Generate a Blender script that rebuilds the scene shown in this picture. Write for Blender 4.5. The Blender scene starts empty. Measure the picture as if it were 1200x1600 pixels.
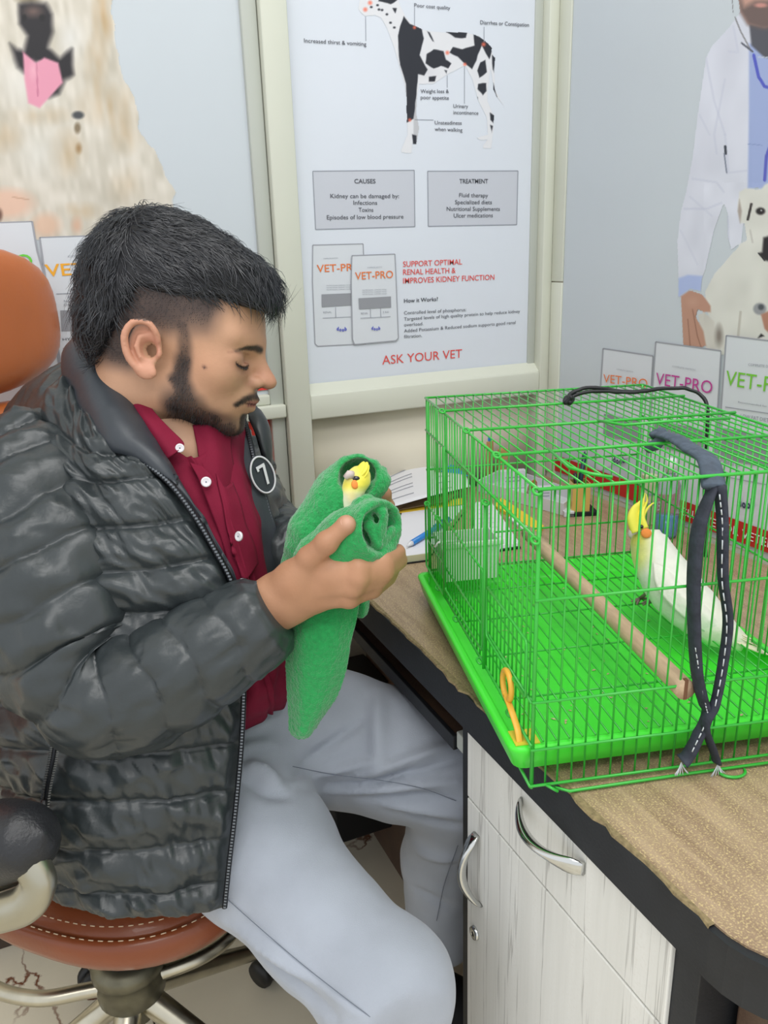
import bpy, bmesh, math, random
import numpy as np
from mathutils import Vector, Matrix
random.seed(7); rng = np.random.default_rng(7)
S = bpy.context.scene
C = S.collection
# ---------------------------------------------------------------- camera
F = 1254.0
CAM = np.array([0.0, 0.0, 1.2])
def _basis():
    x0, y0, t = 23.9-600, 408.2-800, -0.0331
    p = np.array([x0, y0, F]); q = np.array([x0+1000, y0+1000*t, F])
    up = np.cross(p, q); up /= np.linalg.norm(up)
    if up[1] > 0: up = -up
    Y = p/np.linalg.norm(p); X = np.cross(Y, up)
    return np.array([X, Y, up])
R = _basis()
cd = bpy.data.cameras.new('camera'); cam = bpy.data.objects.new('camera', cd); C.objects.link(cam)
cd.sensor_fit = 'VERTICAL'; cd.sensor_height = 24; cd.lens = 24*F/1600; cd.clip_start = 0.02
m3 = Matrix([[R[i][0], -R[i][1], -R[i][2]] for i in range(3)])
cam.matrix_world = Matrix.Translation(CAM) @ m3.to_4x4()
S.camera = cam
# ---------------------------------------------------------------- light
S.view_settings.view_transform = 'Standard'; S.view_settings.look = 'None'
S.view_settings.gamma = 1.0; S.view_settings.exposure = 0.42; S.view_settings.use_curve_mapping = False
w = bpy.data.worlds.new('world'); S.world = w; w.use_nodes = True
w.node_tree.nodes['Background'].inputs[0].default_value = (0.94, 0.97, 1.0, 1)
w.node_tree.nodes['Background'].inputs[1].default_value = 0.86
def ceiling_lamp(x, y, z, sx, sy, power, col):
    l = bpy.data.lights.new('ceiling_light', 'AREA'); l.shape = 'RECTANGLE'; l.size = sx; l.size_y = sy
    l.energy = power; l.color = col
    o = bpy.data.objects.new('ceiling_light', l); C.objects.link(o); o.location = (x, y, z)
    return o
ceiling_lamp(0.35, 0.35, 2.55, 1.2, 0.5, 9, (1.0, 0.985, 0.96))
ceiling_lamp(-0.3, -0.6, 2.45, 1.4, 0.6, 12, (1.0, 0.985, 0.96))

# ---------------------------------------------------------------- measuring helpers
def ray(px, py): return R @ np.array([(px-600)/F, (py-800)/F, 1.0])
def at(px, py, d): return CAM + ray(px, py)*d
def onz(px, py, z): r = ray(px, py); return CAM + r*(z-CAM[2])/r[2]
def onx(px, py, x): r = ray(px, py); return CAM + r*(x-CAM[0])/r[0]
def ony(px, py, y): r = ray(px, py); return CAM + r*(y-CAM[1])/r[1]
def proj(P):
    c = (np.asarray(P, float)-CAM) @ R
    return 600+F*c[..., 0]/c[..., 2], 800+F*c[..., 1]/c[..., 2]
def lin(c):
    c = np.asarray(c, float)/255.0
    return np.where(c <= .04045, c/12.92, ((c+.055)/1.055)**2.4)

# ---------------------------------------------------------------- materials
def mat(name, rgb, rough=.5, metal=0., noise=0., nscale=20., bump=0., bscale=200., stretch=(1, 1, 1), vcol=False,
        coat=0., rgb2=None, spec=.5, trans=0., alpha=1., sheen=0., ior=1.45, bdist=.001):
    m = bpy.data.materials.new(name); m.use_nodes = True
    nt = m.node_tree; b = nt.nodes['Principled BSDF']; L = nt.links.new
    col = tuple(lin(rgb))+(1,)
    b.inputs['Base Color'].default_value = col
    b.inputs['Roughness'].default_value = rough; b.inputs['Metallic'].default_value = metal
    b.inputs['Coat Weight'].default_value = coat; b.inputs['Specular IOR Level'].default_value = spec
    b.inputs['Transmission Weight'].default_value = trans; b.inputs['Alpha'].default_value = alpha
    b.inputs['Sheen Weight'].default_value = sheen; b.inputs['IOR'].default_value = ior
    tc = nt.nodes.new('ShaderNodeTexCoord'); mp = nt.nodes.new('ShaderNodeMapping'); L(tc.outputs['Object'], mp.inputs[0])
    mp.inputs['Scale'].default_value = stretch
    src = None
    if vcol:
        a = nt.nodes.new('ShaderNodeAttribute'); a.attribute_name = 'Col'; src = a.outputs['Color']
    if noise or rgb2 is not None:
        n = nt.nodes.new('ShaderNodeTexNoise'); n.inputs['Scale'].default_value = nscale; n.inputs['Detail'].default_value = 6
        L(mp.outputs[0], n.inputs['Vector'])
        mx = nt.nodes.new('ShaderNodeMix'); mx.data_type = 'RGBA'
        c2 = tuple(lin(rgb2))+(1,) if rgb2 is not None else tuple(np.clip(np.array(col[:3])*(1-noise), 0, 1))+(1,)
        cr = nt.nodes.new('ShaderNodeMapRange'); cr.inputs[1].default_value = .35; cr.inputs[2].default_value = .68
        L(n.outputs[0], cr.inputs[0]); L(cr.outputs[0], mx.inputs[0])
        if src is not None:
            mm = nt.nodes.new('ShaderNodeMix'); mm.data_type = 'RGBA'; mm.blend_type = 'MULTIPLY'; mm.inputs[0].default_value = 1
            mx.inputs[6].default_value = (1, 1, 1, 1); mx.inputs[7].default_value = (1-noise,)*3+(1,)
            L(mx.outputs[2], mm.inputs[6]); L(src, mm.inputs[7]); src = mm.outputs[2]
        else:
            mx.inputs[6].default_value = col; mx.inputs[7].default_value = c2; src = mx.outputs[2]
    if src is not None: L(src, b.inputs['Base Color'])
    if bump:
        n2 = nt.nodes.new('ShaderNodeTexNoise'); n2.inputs['Scale'].default_value = bscale; n2.inputs['Detail'].default_value = 4
        L(mp.outputs[0], n2.inputs['Vector'])
        bp = nt.nodes.new('ShaderNodeBump'); bp.inputs['Strength'].default_value = bump; bp.inputs['Distance'].default_value = bdist
        L(n2.outputs[0], bp.inputs['Height']); L(bp.outputs[0], b.inputs['Normal'])
    return m
M = {}
# ---------------------------------------------------------------- objects
ORG = {}
def tag(o, label=None, cat=None, group=None, kind=None):
    if label: o['label'] = label
    if cat: o['category'] = cat
    if group: o['group'] = group
    if kind: o['kind'] = kind
    return o
def thing(name, label, cat, loc=(0, 0, 0), rotz=0., group=None):
    o = bpy.data.objects.new(name, None); C.objects.link(o); o.location = loc; o.rotation_euler = (0, 0, rotz)
    o.empty_display_size = .02
    ORG[o.name] = (Matrix.Translation(Vector(loc)) @ Matrix.Rotation(rotz, 4, 'Z'))
    return tag(o, label, cat, group)
def ob(name, v, f, m, parent=None, smooth=True, local=False, col=None, label=None):
    """link ONE mesh object; v in world coordinates unless local"""
    v = np.asarray(v, float).reshape(-1, 3)
    if parent is not None and not local:
        Mi = np.array(ORG[parent.name].inverted()); v = v @ Mi[:3, :3].T + Mi[:3, 3]
        W = ORG[parent.name]; off = None
    else: W = ORG[parent.name] if parent is not None else Matrix.Identity(4)
    me = bpy.data.meshes.new(name); me.from_pydata(v.tolist(), [], [tuple(int(i) for i in q) for q in f])
    me.polygons.foreach_set('use_smooth', [smooth]*len(me.polygons))
    if col is not None:
        a = me.color_attributes.new('Col', 'FLOAT_COLOR', 'POINT')
        cc = np.ones((len(v), 4), np.float32); cc[:, :3] = col; a.data.foreach_set('color', cc.ravel())
    me.materials.append(M[m] if isinstance(m, str) else m); me.update()
    o = bpy.data.objects.new(name, me); C.objects.link(o)
    if parent is not None: o.parent = parent
    ORG[o.name] = W
    if label: o['label'] = label
    return o
class MB:
    def __init__(s): s.v = []; s.f = []; s.n = 0
    def add(s, v, f):
        v = np.asarray(v, float).reshape(-1, 3); s.v.append(v); s.f += [tuple(i+s.n for i in q) for q in f]; s.n += len(v); return s
    def build(s, name, m, parent=None, **k): return ob(name, np.vstack(s.v), s.f, m, parent, **k)
def box(x0, x1, y0, y1, z0, z1, bev=0.0, seg=2):
    bm = bmesh.new(); bmesh.ops.create_cube(bm, size=1)
    for q in bm.verts: q.co = Vector(((x0+x1)/2+q.co.x*(x1-x0), (y0+y1)/2+q.co.y*(y1-y0), (z0+z1)/2+q.co.z*(z1-z0)))
    if bev: bmesh.ops.bevel(bm, geom=bm.edges[:], offset=bev, segments=seg, affect='EDGES', profile=.5)
    bm.verts.index_update(); v = [tuple(q.co) for q in bm.verts]; f = [[q.index for q in p.verts] for p in bm.faces]; bm.free()
    return np.array(v), f
def xf(v, loc=(0, 0, 0), rz=0., rx=0., ry=0.):
    Mx = Matrix.Translation(Vector(loc)) @ Matrix.Rotation(rz, 4, 'Z') @ Matrix.Rotation(ry, 4, 'Y') @ Matrix.Rotation(rx, 4, 'X')
    A = np.array(Mx); return np.asarray(v) @ A[:3, :3].T + A[:3, 3]
def spline(P, n, closed=False):
    P = np.asarray(P, float); k = len(P)
    if k == 2 and not closed: 
        t = np.linspace(0, 1, n)[:, None]; return P[0]*(1-t)+P[1]*t
    out = []
    ts = np.linspace(0, k if closed else k-1, n, endpoint=not closed)
    for t in ts:
        i = int(min(math.floor(t), (k-1) if closed else k-2)); u = t-i
        g = (lambda j: P[j % k]) if closed else (lambda j: P[j] if 0 <= j < k else (2*P[0]-P[1] if j < 0 else 2*P[-1]-P[-2]))
        a, b, c, d = g(i-1), g(i), g(i+1), g(i+2)
        out.append(.5*((2*b)+(-a+c)*u+(2*a-5*b+4*c-d)*u*u+(-a+3*b-3*c+d)*u**3))
    return np.array(out)
def frames(P, closed=False):
    P = np.asarray(P, float); T = np.gradient(P, axis=0) if not closed else (np.roll(P, -1, 0)-np.roll(P, 1, 0))
    T /= (np.linalg.norm(T, axis=1, keepdims=True)+1e-12)
    a = np.array([0, 0, 1.]) if abs(T[0][2]) < .9 else np.array([1., 0, 0])
    N = [np.cross(T[0], a)]; N[0] /= np.linalg.norm(N[0])
    for i in range(1, len(P)):
        q = N[-1]-T[i]*np.dot(N[-1], T[i]); q /= (np.linalg.norm(q)+1e-12); N.append(q)
    N = np.array(N); return T, N, np.cross(T, N)
def ringfaces(n, k, closed=False, caps=True):
    f = []
    for i in range(n if closed else n-1):
        for j in range(k):
            a = i*k+j; b = i*k+(j+1) % k; j2 = ((i+1) % n)*k
            f.append((a, b, j2+(j+1) % k, j2+j))
    if caps and not closed: f.append(tuple(range(k))[::-1]); f.append(tuple((n-1)*k+j for j in range(k)))
    return f
def tube(P, r, k=8, closed=False, flat=None):
    """sweep a circle (or ellipse: flat=(a,b) multipliers) along P; r scalar or per point"""
    P = np.asarray(P, float); n = len(P); T, N, B = frames(P, closed)
    r = np.broadcast_to(np.asarray(r, float), (n,)); th = np.arange(k)*2*math.pi/k
    fa, fb = flat if flat else (1, 1)
    v = P[:, None, :]+r[:, None, None]*(np.cos(th)[None, :, None]*N[:, None, :]*fa+np.sin(th)[None, :, None]*B[:, None, :]*fb)
    return v.reshape(-1, 3), ringfaces(n, k, closed)
def lathe(prof, k=32, c=(0, 0, 0)):
    v = []; 
    for r, z in prof:
        for j in range(k): v.append((c[0]+r*math.cos(2*math.pi*j/k), c[1]+r*math.sin(2*math.pi*j/k), c[2]+z))
    return np.array(v), ringfaces(len(prof), k)
def grid_faces(n, m): return [(i*m+j, i*m+j+1, (i+1)*m+j+1, (i+1)*m+j) for i in range(n-1) for j in range(m-1)]
def solid(G, th):
    """G: n x m x 3 surface -> closed slab of thickness th"""
    n, m, _ = G.shape
    du = np.gradient(G, axis=0); dv = np.gradient(G, axis=1); N = np.cross(du, dv); N /= (np.linalg.norm(N, axis=2, keepdims=True)+1e-12)
    A = G.reshape(-1, 3); B = (G-N*th).reshape(-1, 3); f = grid_faces(n, m); q = n*m
    f2 = f+[tuple(i+q for i in t[::-1]) for t in f]
    for i in range(n-1): f2 += [(i*m, (i+1)*m, (i+1)*m+q, i*m+q), (i*m+m-1, i*m+m-1+q, (i+1)*m+m-1+q, (i+1)*m+m-1)]
    for j in range(m-1): f2 += [(j+1, j, j+q, j+1+q), ((n-1)*m+j, (n-1)*m+j+1, (n-1)*m+j+1+q, (n-1)*m+j+q)]
    return np.vstack([A, B]), f2
def prism(poly, z0, z1):
    n = len(poly); v = [(x, y, z0) for x, y in poly]+[(x, y, z1) for x, y in poly]
    return np.array(v), [tuple(range(n))[::-1], tuple(range(n, 2*n))]+[(i, (i+1) % n, n+(i+1) % n, n+i) for i in range(n)]
# small 3-d value noise for wrinkles
_T = rng.random((32, 32, 32))
def vnoise(P, s):
    q = np.asarray(P)*s; i = np.floor(q).astype(int); f = q-i; f = f*f*(3-2*f); out = 0
    for a in (0, 1):
        for b in (0, 1):
            for c in (0, 1):
                wgt = (f[..., 0] if a else 1-f[..., 0])*(f[..., 1] if b else 1-f[..., 1])*(f[..., 2] if c else 1-f[..., 2])
                out = out+wgt*_T[(i[..., 0]+a) % 32, (i[..., 1]+b) % 32, (i[..., 2]+c) % 32]
    return out*2-1
# ================================================================ ROOM
M['cream'] = mat('cream_paint', (236, 229, 210), .6, noise=.05, nscale=4, bump=.15, bscale=60)
M['alu'] = mat('cream_aluminium', (212, 214, 200), .38, noise=.03, nscale=6)
M['alug'] = mat('grey_and_shaded_aluminium', (188, 192, 184), .42, noise=.04, nscale=6)
M['vinyl'] = mat('poster_vinyl', (217, 222, 231), .33, noise=.03, nscale=3, bump=.06, bscale=14, bdist=.004)
M['vinyl2'] = mat('poster_vinyl_grey', (198, 205, 211), .33, noise=.03, nscale=3, bump=.08, bscale=10, bdist=.004)
M['pic'] = mat('printed_picture', (255, 255, 255), .36, vcol=True)
def flat(name, rgb, rough=.45): M[name] = mat(name, rgb, rough); return name
flat('ink_dark', (80, 82, 90)); flat('ink_red', (222, 82, 76)); flat('ink_grey', (150, 154, 164)); flat('ink_orange', (228, 122, 62)); flat('ink_gold', (240, 172, 52))
flat('ink_green', (110, 205, 70)); flat('ink_magenta', (188, 62, 146)); flat('ink_blue', (90, 98, 190)); flat('ink_white', (236, 238, 240)); flat('panel_grey', (196, 199, 208))
flat('bag_white', (212, 216, 222)); flat('bag_edge', (158, 160, 168)); flat('bag_band', (146, 148, 154)); flat('band_red', (190, 42, 36)); flat('red_sheet', (226, 60, 52)); flat('ink_navy', (62, 68, 96))
flat('ink_lime', (120, 196, 62))
XR, YB = 0.93, 1.346
# floor: large marble tiles with joints
fl = thing('floor', None, None); fl['kind'] = 'structure'
M['grout'] = mat('tile_grout', (120, 112, 98), .8)
def marble():
    m = mat('marble_tile', (228, 220, 200), .16, noise=.12, nscale=3.0)
    nt = m.node_tree; L = nt.links.new; b = nt.nodes['Principled BSDF']; src = b.inputs['Base Color'].links[0].from_socket
    tc = nt.nodes.new('ShaderNodeTexCoord'); nz = nt.nodes.new('ShaderNodeTexNoise'); nz.inputs['Scale'].default_value = 5; nz.inputs['Detail'].default_value = 8
    L(tc.outputs['Object'], nz.inputs['Vector'])
    va = nt.nodes.new('ShaderNodeVectorMath'); va.operation = 'MULTIPLY_ADD'; va.inputs[1].default_value = (.35, .35, .35)
    L(nz.outputs['Color'], va.inputs[0]); L(tc.outputs['Object'], va.inputs[2])
    vo = nt.nodes.new('ShaderNodeTexVoronoi'); vo.feature = 'DISTANCE_TO_EDGE'; vo.inputs['Scale'].default_value = 4.2; L(va.outputs[0], vo.inputs['Vector'])
    r = nt.nodes.new('ShaderNodeMapRange'); r.inputs[1].default_value = .004; r.inputs[2].default_value = .02; r.inputs[3].default_value = 1; r.inputs[4].default_value = 0; L(vo.outputs['Distance'], r.inputs[0])
    n3 = nt.nodes.new('ShaderNodeTexNoise'); n3.inputs['Scale'].default_value = 3.1; L(tc.outputs['Object'], n3.inputs['Vector'])
    r3 = nt.nodes.new('ShaderNodeMapRange'); r3.inputs[1].default_value = .48; r3.inputs[2].default_value = .6; L(n3.outputs[0], r3.inputs[0])
    mu = nt.nodes.new('ShaderNodeMath'); mu.operation = 'MULTIPLY'; L(r.outputs[0], mu.inputs[0]); L(r3.outputs[0], mu.inputs[1])
    mx = nt.nodes.new('ShaderNodeMix'); mx.data_type = 'RGBA'; L(mu.outputs[0], mx.inputs[0]); L(src, mx.inputs[6]); mx.inputs[7].default_value = tuple(lin((112, 62, 38)))+(1,)
    L(mx.outputs[2], b.inputs['Base Color']); return m
M['marble'] = marble()
ob('tile_bed', *box(-3.0, XR+.06, -2.4, YB+.06, -.03, -.006), 'grout', fl, smooth=False)
tm = None; T = .6
for i in range(7):
    for j in range(7):
        x0 = -3.0+i*T+.02; y0 = -2.4+j*T-.28
        x1, y1 = min(x0+T-.003, XR+.05), min(y0+T-.003, YB+.05)
        ob('tile', *box(x0, x1, max(y0, -2.4), y1, -.006, 0, .001, 1), 'marble', fl, smooth=False)
# walls
wb = thing('wall_back', None, None); wb['kind'] = 'structure'
ob('wall_surface', *box(-1.8, XR+.06, YB+.018, YB+.08, 0, 2.7), 'cream', wb, smooth=False)
wr = thing('wall_right', None, None); wr['kind'] = 'structure'
ob('wall_surface', *box(XR+.0015, XR+.07, -.6, YB+.018, 0, 2.7), 'cream', wr, smooth=False)
ceil = thing('ceiling', None, None); ceil['kind'] = 'structure'
ob('ceiling_surface', *box(-1.8, XR+.07, .9, YB+.08, 2.7, 2.75), 'cream', ceil, smooth=False)
bb = ob('baseboard_back', *box(-1.8, XR, YB+.006, YB+.018, 0, .09, .002), mat('dark_skirting', (70, 58, 50), .5)); bb['kind'] = 'structure'
# partition frames on the back wall
bx_ = lambda px, py: ony(px, py, YB)[0]
bz_ = lambda px, py: ony(px, py, YB)[2]
xm0, xm1 = bx_(399, 0), bx_(441, 0); xj = bx_(373, 0); xr0, xr1, xr2 = bx_(838, 0), bx_(850, 0), XR
zr1, zr0 = bz_(471, 605), bz_(470, 655)
zl1, zl0 = bz_(400, 625), bz_(400, 655)
0 and print('frame', xm0, xm1, xj, xr0, xr1, zr0, zr1, zl0, zl1)
wn = thing('window_1', None, None); wn['kind'] = 'structure'
ob('mullion', *box(xm0, xm1, YB-.022, YB+.018, .72, 2.7, .002), 'alu', wn)
ob('corner_post', *box(xr1, xr2-.001, YB-.02, YB+.018, .72, 2.7, .002), 'alu', wn)
ob('glazing_bead', *box(xr0, xr1, YB+.0, YB+.018, zr1, 2.7, .001), 'alug', wn)  # grey tone puts the shadow on the post's inner side into the colour
ob('bottom_rail', *box(xm1, xr1, YB-.02, YB+.018, zr0, zr1-.012, .003), 'alu', wn)
bd = MB(); g = [(xm1, YB+.002, zr1+.004), (xr1, YB+.002, zr1+.004), (xr1, YB-.016, zr1-.012), (xm1, YB-.016, zr1-.012)]
bd.add([g[0], g[1], g[2], g[3], (xm1, YB+.012, zr1-.012), (xr1, YB+.012, zr1-.012)], [(0, 3, 2, 1), (0, 1, 5, 4), (3, 4, 5, 2), (0, 4, 3), (1, 2, 5)])
bd.build('sill_bead', 'alu', wn, smooth=False)
w2 = thing('window_2', None, None); w2['kind'] = 'structure'
ob('jamb', *box(xj, xm0-.001, YB-.006, YB+.018, .72, 2.7, .002), 'alug', w2)
ob('bottom_rail', *box(-1.7, xm0-.001, YB-.018, YB+.018, zl0, zl1-.01, .003), 'alu', w2)
ob('sill_bead', *box(-1.7, xj, YB-.008, YB+.018, zl1-.01, zl1+.008, .003), 'alu', w2)
w3 = thing('trim_1', None, None); w3['kind'] = 'structure'
ob('corner_strip', *box(XR-.004, XR, onx(893, 100, XR)[1], YB-.021, .76, 1.13, .001), 'alu', w3)
ob('corner_strip', *box(XR-.004, XR, onx(893, 100, XR)[1], YB-.021, 1.132, 2.7, .001), 'alu', w3)
ob('kickboard', *box(xm1+.012, XR, YB+.014, YB+.018, .74, zr0), 'cream', w3)

# ---------------------------------------------------------------- print engine
class Sheet:
    def __init__(s, P, e1, n, th): s.P = P; s.e1 = np.array(e1, float); s.n = np.array(n, float); s.root = th
    def pt(s, p, k): return s.P(*p)+s.n*(.0004*k)
    def poly(s, pts, m, k=1, name='print_patch'):
        v = [s.pt(p, k) for p in pts]; return ob(name, v, [tuple(range(len(v)))], m, s.root, smooth=False)
    def text(s, t, a, b, hp, m, k=3, bold=0., name='lettering'):
        cu = bpy.data.curves.new('lettering', 'FONT'); cu.body = t; cu.offset = bold; cu.resolution_u = 3
        o = bpy.data.objects.new('tmp', cu); me = bpy.data.meshes.new_from_object(o)
        v = np.empty(len(me.vertices)*3); me.vertices.foreach_get('co', v); v = v.reshape(-1, 3)
        fs = [tuple(p.vertices) for p in me.polygons]
        A = s.pt(a, k); B = s.pt(b, k); W = np.linalg.norm(B-A); d = (B-A)/W
        mid = ((a[0]+b[0])/2, (a[1]+b[1])/2); H = np.linalg.norm(s.P(mid[0], mid[1]-hp)-s.P(*mid))
        x0, x1 = v[:, 0].min(), v[:, 0].max(); up = np.cross(s.n, d); up *= np.sign(up[2])
        q = A+((v[:, :1]-x0)/(x1-x0)*W)*d+(v[:, 1:2]/.72*H)*up
        bpy.data.objects.remove(o); bpy.data.curves.remove(cu)
        return ob(name, q, fs, m, s.root, smooth=False)
    def line(s, pts, wpx, m, k=2, name='print_line'):
        mb = MB()
        for a, b in zip(pts[:-1], pts[1:]):
            a = np.array(a, float); b = np.array(b, float); d = b-a; d /= np.linalg.norm(d); q = np.array([-d[1], d[0]])*wpx/2
            mb.add([s.pt(a-q, k), s.pt(b-q, k), s.pt(b+q, k), s.pt(a+q, k)], [(0, 1, 2, 3)])
        return mb.build(name, m, s.root, smooth=False)
    def picture(s, x0, x1, z0, z1, res, fn, k=1, horiz='x', name='picture'):
        nx = int((x1-x0)/res)+1; nz = int((z1-z0)/res)+1
        U, V = np.meshgrid(np.linspace(x0, x1, nx), np.linspace(z0, z1, nz))
        c0 = s.P(600, 500)
        G = np.stack([U, np.full_like(U, c0[1]), V], -1) if horiz == 'x' else np.stack([np.full_like(U, c0[0]), U, V], -1)
        px, py = proj(G); col, keep = fn(px.ravel(), py.ravel(), G.reshape(-1, 3))
        f = [q for q in grid_faces(nz, nx)]
        f = np.array(f); kf = keep[f].all(1); f = f[kf]
        used = np.unique(f); remap = -np.ones(nx*nz, int); remap[used] = np.arange(len(used))
        return ob(name, (G.reshape(-1, 3)+s.n*.0004*k)[used], remap[f], 'pic', s.root, smooth=False, col=lin(np.clip(col[used], 0, 255)))
def sdp(px, py, poly):
    """signed distance (px) to polygon, negative inside"""
    P = np.asarray(poly, float); d = np.full(px.shape, 1e9); ins = np.zeros(px.shape, bool); n = len(P)
    for i in range(n):
        a, b = P[i], P[(i+1) % n]; e = b-a; wx, wy = px-a[0], py-a[1]
        t = np.clip((wx*e[0]+wy*e[1])/(e@e+1e-9), 0, 1); d = np.minimum(d, np.hypot(wx-e[0]*t, wy-e[1]*t))
        c = (a[1] > py) != (b[1] > py)
        with np.errstate(divide='ignore', invalid='ignore'): xi = e[0]*(py-a[1])/(e[1] if e[1] else 1e-9)+a[0]
        ins ^= c & (px < xi)
    return np.where(ins, -d, d)
class Paint:
    def __init__(s, px, py, G): s.x, s.y, s.G = px, py, G; s.c = np.tile(np.array([205., 211, 219]), (len(px), 1)); s.a = np.zeros(len(px))
    def put(s, mk, rgb):
        mk = np.clip(mk, 0, 1); s.c = s.c*(1-mk[:, None])+np.asarray(rgb, float)*mk[:, None]; s.a = np.maximum(s.a, mk)
    def poly(s, pts, rgb, soft=1.5, rough=0, sc=120):
        d = sdp(s.x, s.y, pts)
        if rough: d = d+rough*vnoise(s.G, sc)
        s.put(.5-d/soft/2, rgb)
    def blob(s, cx, cy, rx, ry, rgb, soft=.4, amt=1.):
        d = np.hypot((s.x-cx)/rx, (s.y-cy)/ry); s.put(np.clip((1-d)/soft, 0, 1)*amt, rgb)
    def line(s, pts, wd, rgb, amt=1.):
        d = np.full(s.x.shape, 1e9)
        for a, b in zip(pts[:-1], pts[1:]):
            e = np.array(b, float)-a; wx, wy = s.x-a[0], s.y-a[1]; t = np.clip((wx*e[0]+wy*e[1])/(e@e), 0, 1); d = np.minimum(d, np.hypot(wx-e[0]*t, wy-e[1]*t))
        s.put(np.clip(wd/2+.5-d, 0, 1)*amt, rgb)
Z = lambda s, ox, oy, pts: [(x/s+ox, y/s+oy) for x, y in pts]
BW = lambda px, py: ony(px, py, YB+.004)
RW = lambda px, py: onx(px, py, XR-.0005)
# ---- middle poster: kidney disease
t = thing('kidney_health_poster', 'white kidney advice poster with spotted black and white dog diagram and red ASK YOUR VET', 'poster', (.65, YB+.004, 1.0))
sh = Sheet(BW, (1, 0, 0), (0, -1, 0), t)
ob('print_sheet', *box(xm1, xr1, YB+.004, YB+.012, zr1-.004, 2.4), 'vinyl', t, smooth=False)
def dane(px, py, G):
    p = Paint(px, py, G); z = lambda q: Z(2.6667, 400, 0, q)
    body = z([(440, -60), (430, 0), (425, 40), (450, 68), (495, 65), (520, 75), (545, 120), (575, 200), (600, 290), (618, 350), (628, 420), (628, 500), (630, 560), (605, 620), (605, 636), (648, 640), (656, 560), (655, 450), (672, 400), (680, 352), (740, 350), (800, 310), (870, 275), (900, 330), (925, 420), (960, 490), (965, 560), (920, 572), (925, 582), (950, 585), (965, 580), (945, 605), (945, 618), (980, 620), (990, 540), (990, 480), (965, 420), (965, 380), (977, 290), (985, 340), (1000, 400), (1037, 450), (996, 370), (992, 240), (975, 190), (930, 150), (880, 135), (780, 135), (700, 125), (660, 105), (625, 70), (600, 20), (590, -20), (560, -70)])
    p.poly(z([(655, 450), (672, 400), (668, 470), (680, 535), (668, 600), (650, 600), (655, 530)]), (190, 190, 194), 1)
    p.poly(body, (222, 222, 226), 1)
    p.blob(*z([(700, 300)])[0], 30, 14, (200, 200, 206), 1, .5)
    bl = (42, 44, 52)
    for q in [[(540, -60), (600, -20), (590, 0), (560, 18), (510, 5), (520, -40)], [(570, 35), (585, 35), (580, 55)],
              [(615, 65), (640, 100), (690, 120), (700, 160), (680, 230), (715, 290), (700, 315), (675, 310), (668, 400), (655, 495), (628, 510), (625, 350), (600, 270), (590, 150), (600, 110)],
              [(740, 205), (780, 215), (790, 250), (812, 265), (800, 285), (770, 275), (740, 285), (705, 265), (710, 225)],
              [(905, 140), (950, 165), (985, 200), (972, 245), (940, 190), (918, 250), (900, 290), (865, 260), (840, 235), (805, 220), (820, 195), (860, 205), (910, 190)],
              [(790, 133), (880, 135), (875, 160), (830, 155)], [(935, 260), (955, 250), (962, 300), (930, 325), (922, 295)], [(925, 350), (960, 345), (960, 380), (945, 400), (925, 370)],
              [(975, 470), (995, 480), (990, 515), (976, 500)], [(720, 320), (752, 315), (745, 340), (720, 340)], [(988, 345), (1003, 405), (986, 370)], [(984, 230), (996, 240), (992, 305), (984, 290)],
              [(712, 130), (722, 135), (742, 175), (735, 172)], [(918, 400), (926, 405), (924, 420)], [(650, 560), (668, 565), (668, 600), (655, 600)], [(975, 520), (986, 525), (982, 555)], [(782, 290), (796, 294), (794, 312)]]:
        p.poly(z(q), bl, .8, rough=1.2, sc=90)
    for a, b in [(480, 30), (512, 40), (506, 22), (545, 60), (525, 42), (576, 115), (560, 95)]: p.blob(*z([(a, b)])[0], 3, 2.4, bl, .6)
    for a, b, r in [(475, 12, 5), (455, 40, 5), (660, 115, 4), (797, 220, 4.5), (948, 185, 5), (870, 268, 4), (640, 500, 4)]: p.blob(*z([(a, b)])[0], r, r, (236, 110, 84), .8, .85)
    return p.c, p.a > .35
sh.picture(ony(552, 0, YB)[0], ony(800, 0, YB)[0], bz_(650, 250), 1.72, .0011, dane)
lt = [("Increased thirst & vomiting", (475, 66.5), (572, 72), 6.5), ("Poor coat quality", (647, 11), (703, 15.5), 6), ("Diarrhea or Constipation", (750, 38), (826, 42), 6.3),
      ("Weight loss &", (657, 145.5), (701, 145.5), 6), ("poor appetite", (657, 155), (701, 156), 6), ("Urinary", (708, 168.5), (731, 169), 6), ("incontinence", (708, 178.5), (747, 179.5), 6),
      ("Unsteadiness", (679, 194.5), (721, 195), 6), ("when walking", (679, 204.5), (722, 206), 6),
      ("CAUSES", (553.5, 286.5), (586.5, 286.5), 7), ("Kidney can be damaged by:", (516, 309.5), (623, 309.5), 6.8), ("Infections", (552, 320), (589, 320), 6.8), ("Toxins", (560, 331), (583, 331), 6.8), ("Episodes of low blood pressure", (510.5, 343), (630, 341.5), 6.8),
      ("TREATMENT", (717.5, 286.5), (762, 286.5), 7), ("Fluid therapy", (717, 308), (762, 308.5), 6.6), ("Specialized diets", (710.5, 319), (768, 319), 6.6), ("Nutritional Supplements", (697.5, 329.5), (780.5, 329.5), 6.6), ("Ulcer medications", (708.5, 340), (769.5, 339.5), 6.6)]
for s_, a, b, h in lt: sh.text(s_, a, b, h, 'ink_dark', bold=.012 if s_.isupper() else .004)
for q in [[(647.5, 12), (647.5, 40)], [(571, 26), (571.5, 64)], [(756, 42), (756, 66)], [(698.5, 118), (698.5, 137)], [(725.5, 104), (725.5, 162)], [(648, 187), (677, 187.5)]]: sh.line(q, .9, 'ink_grey', 2)
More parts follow.
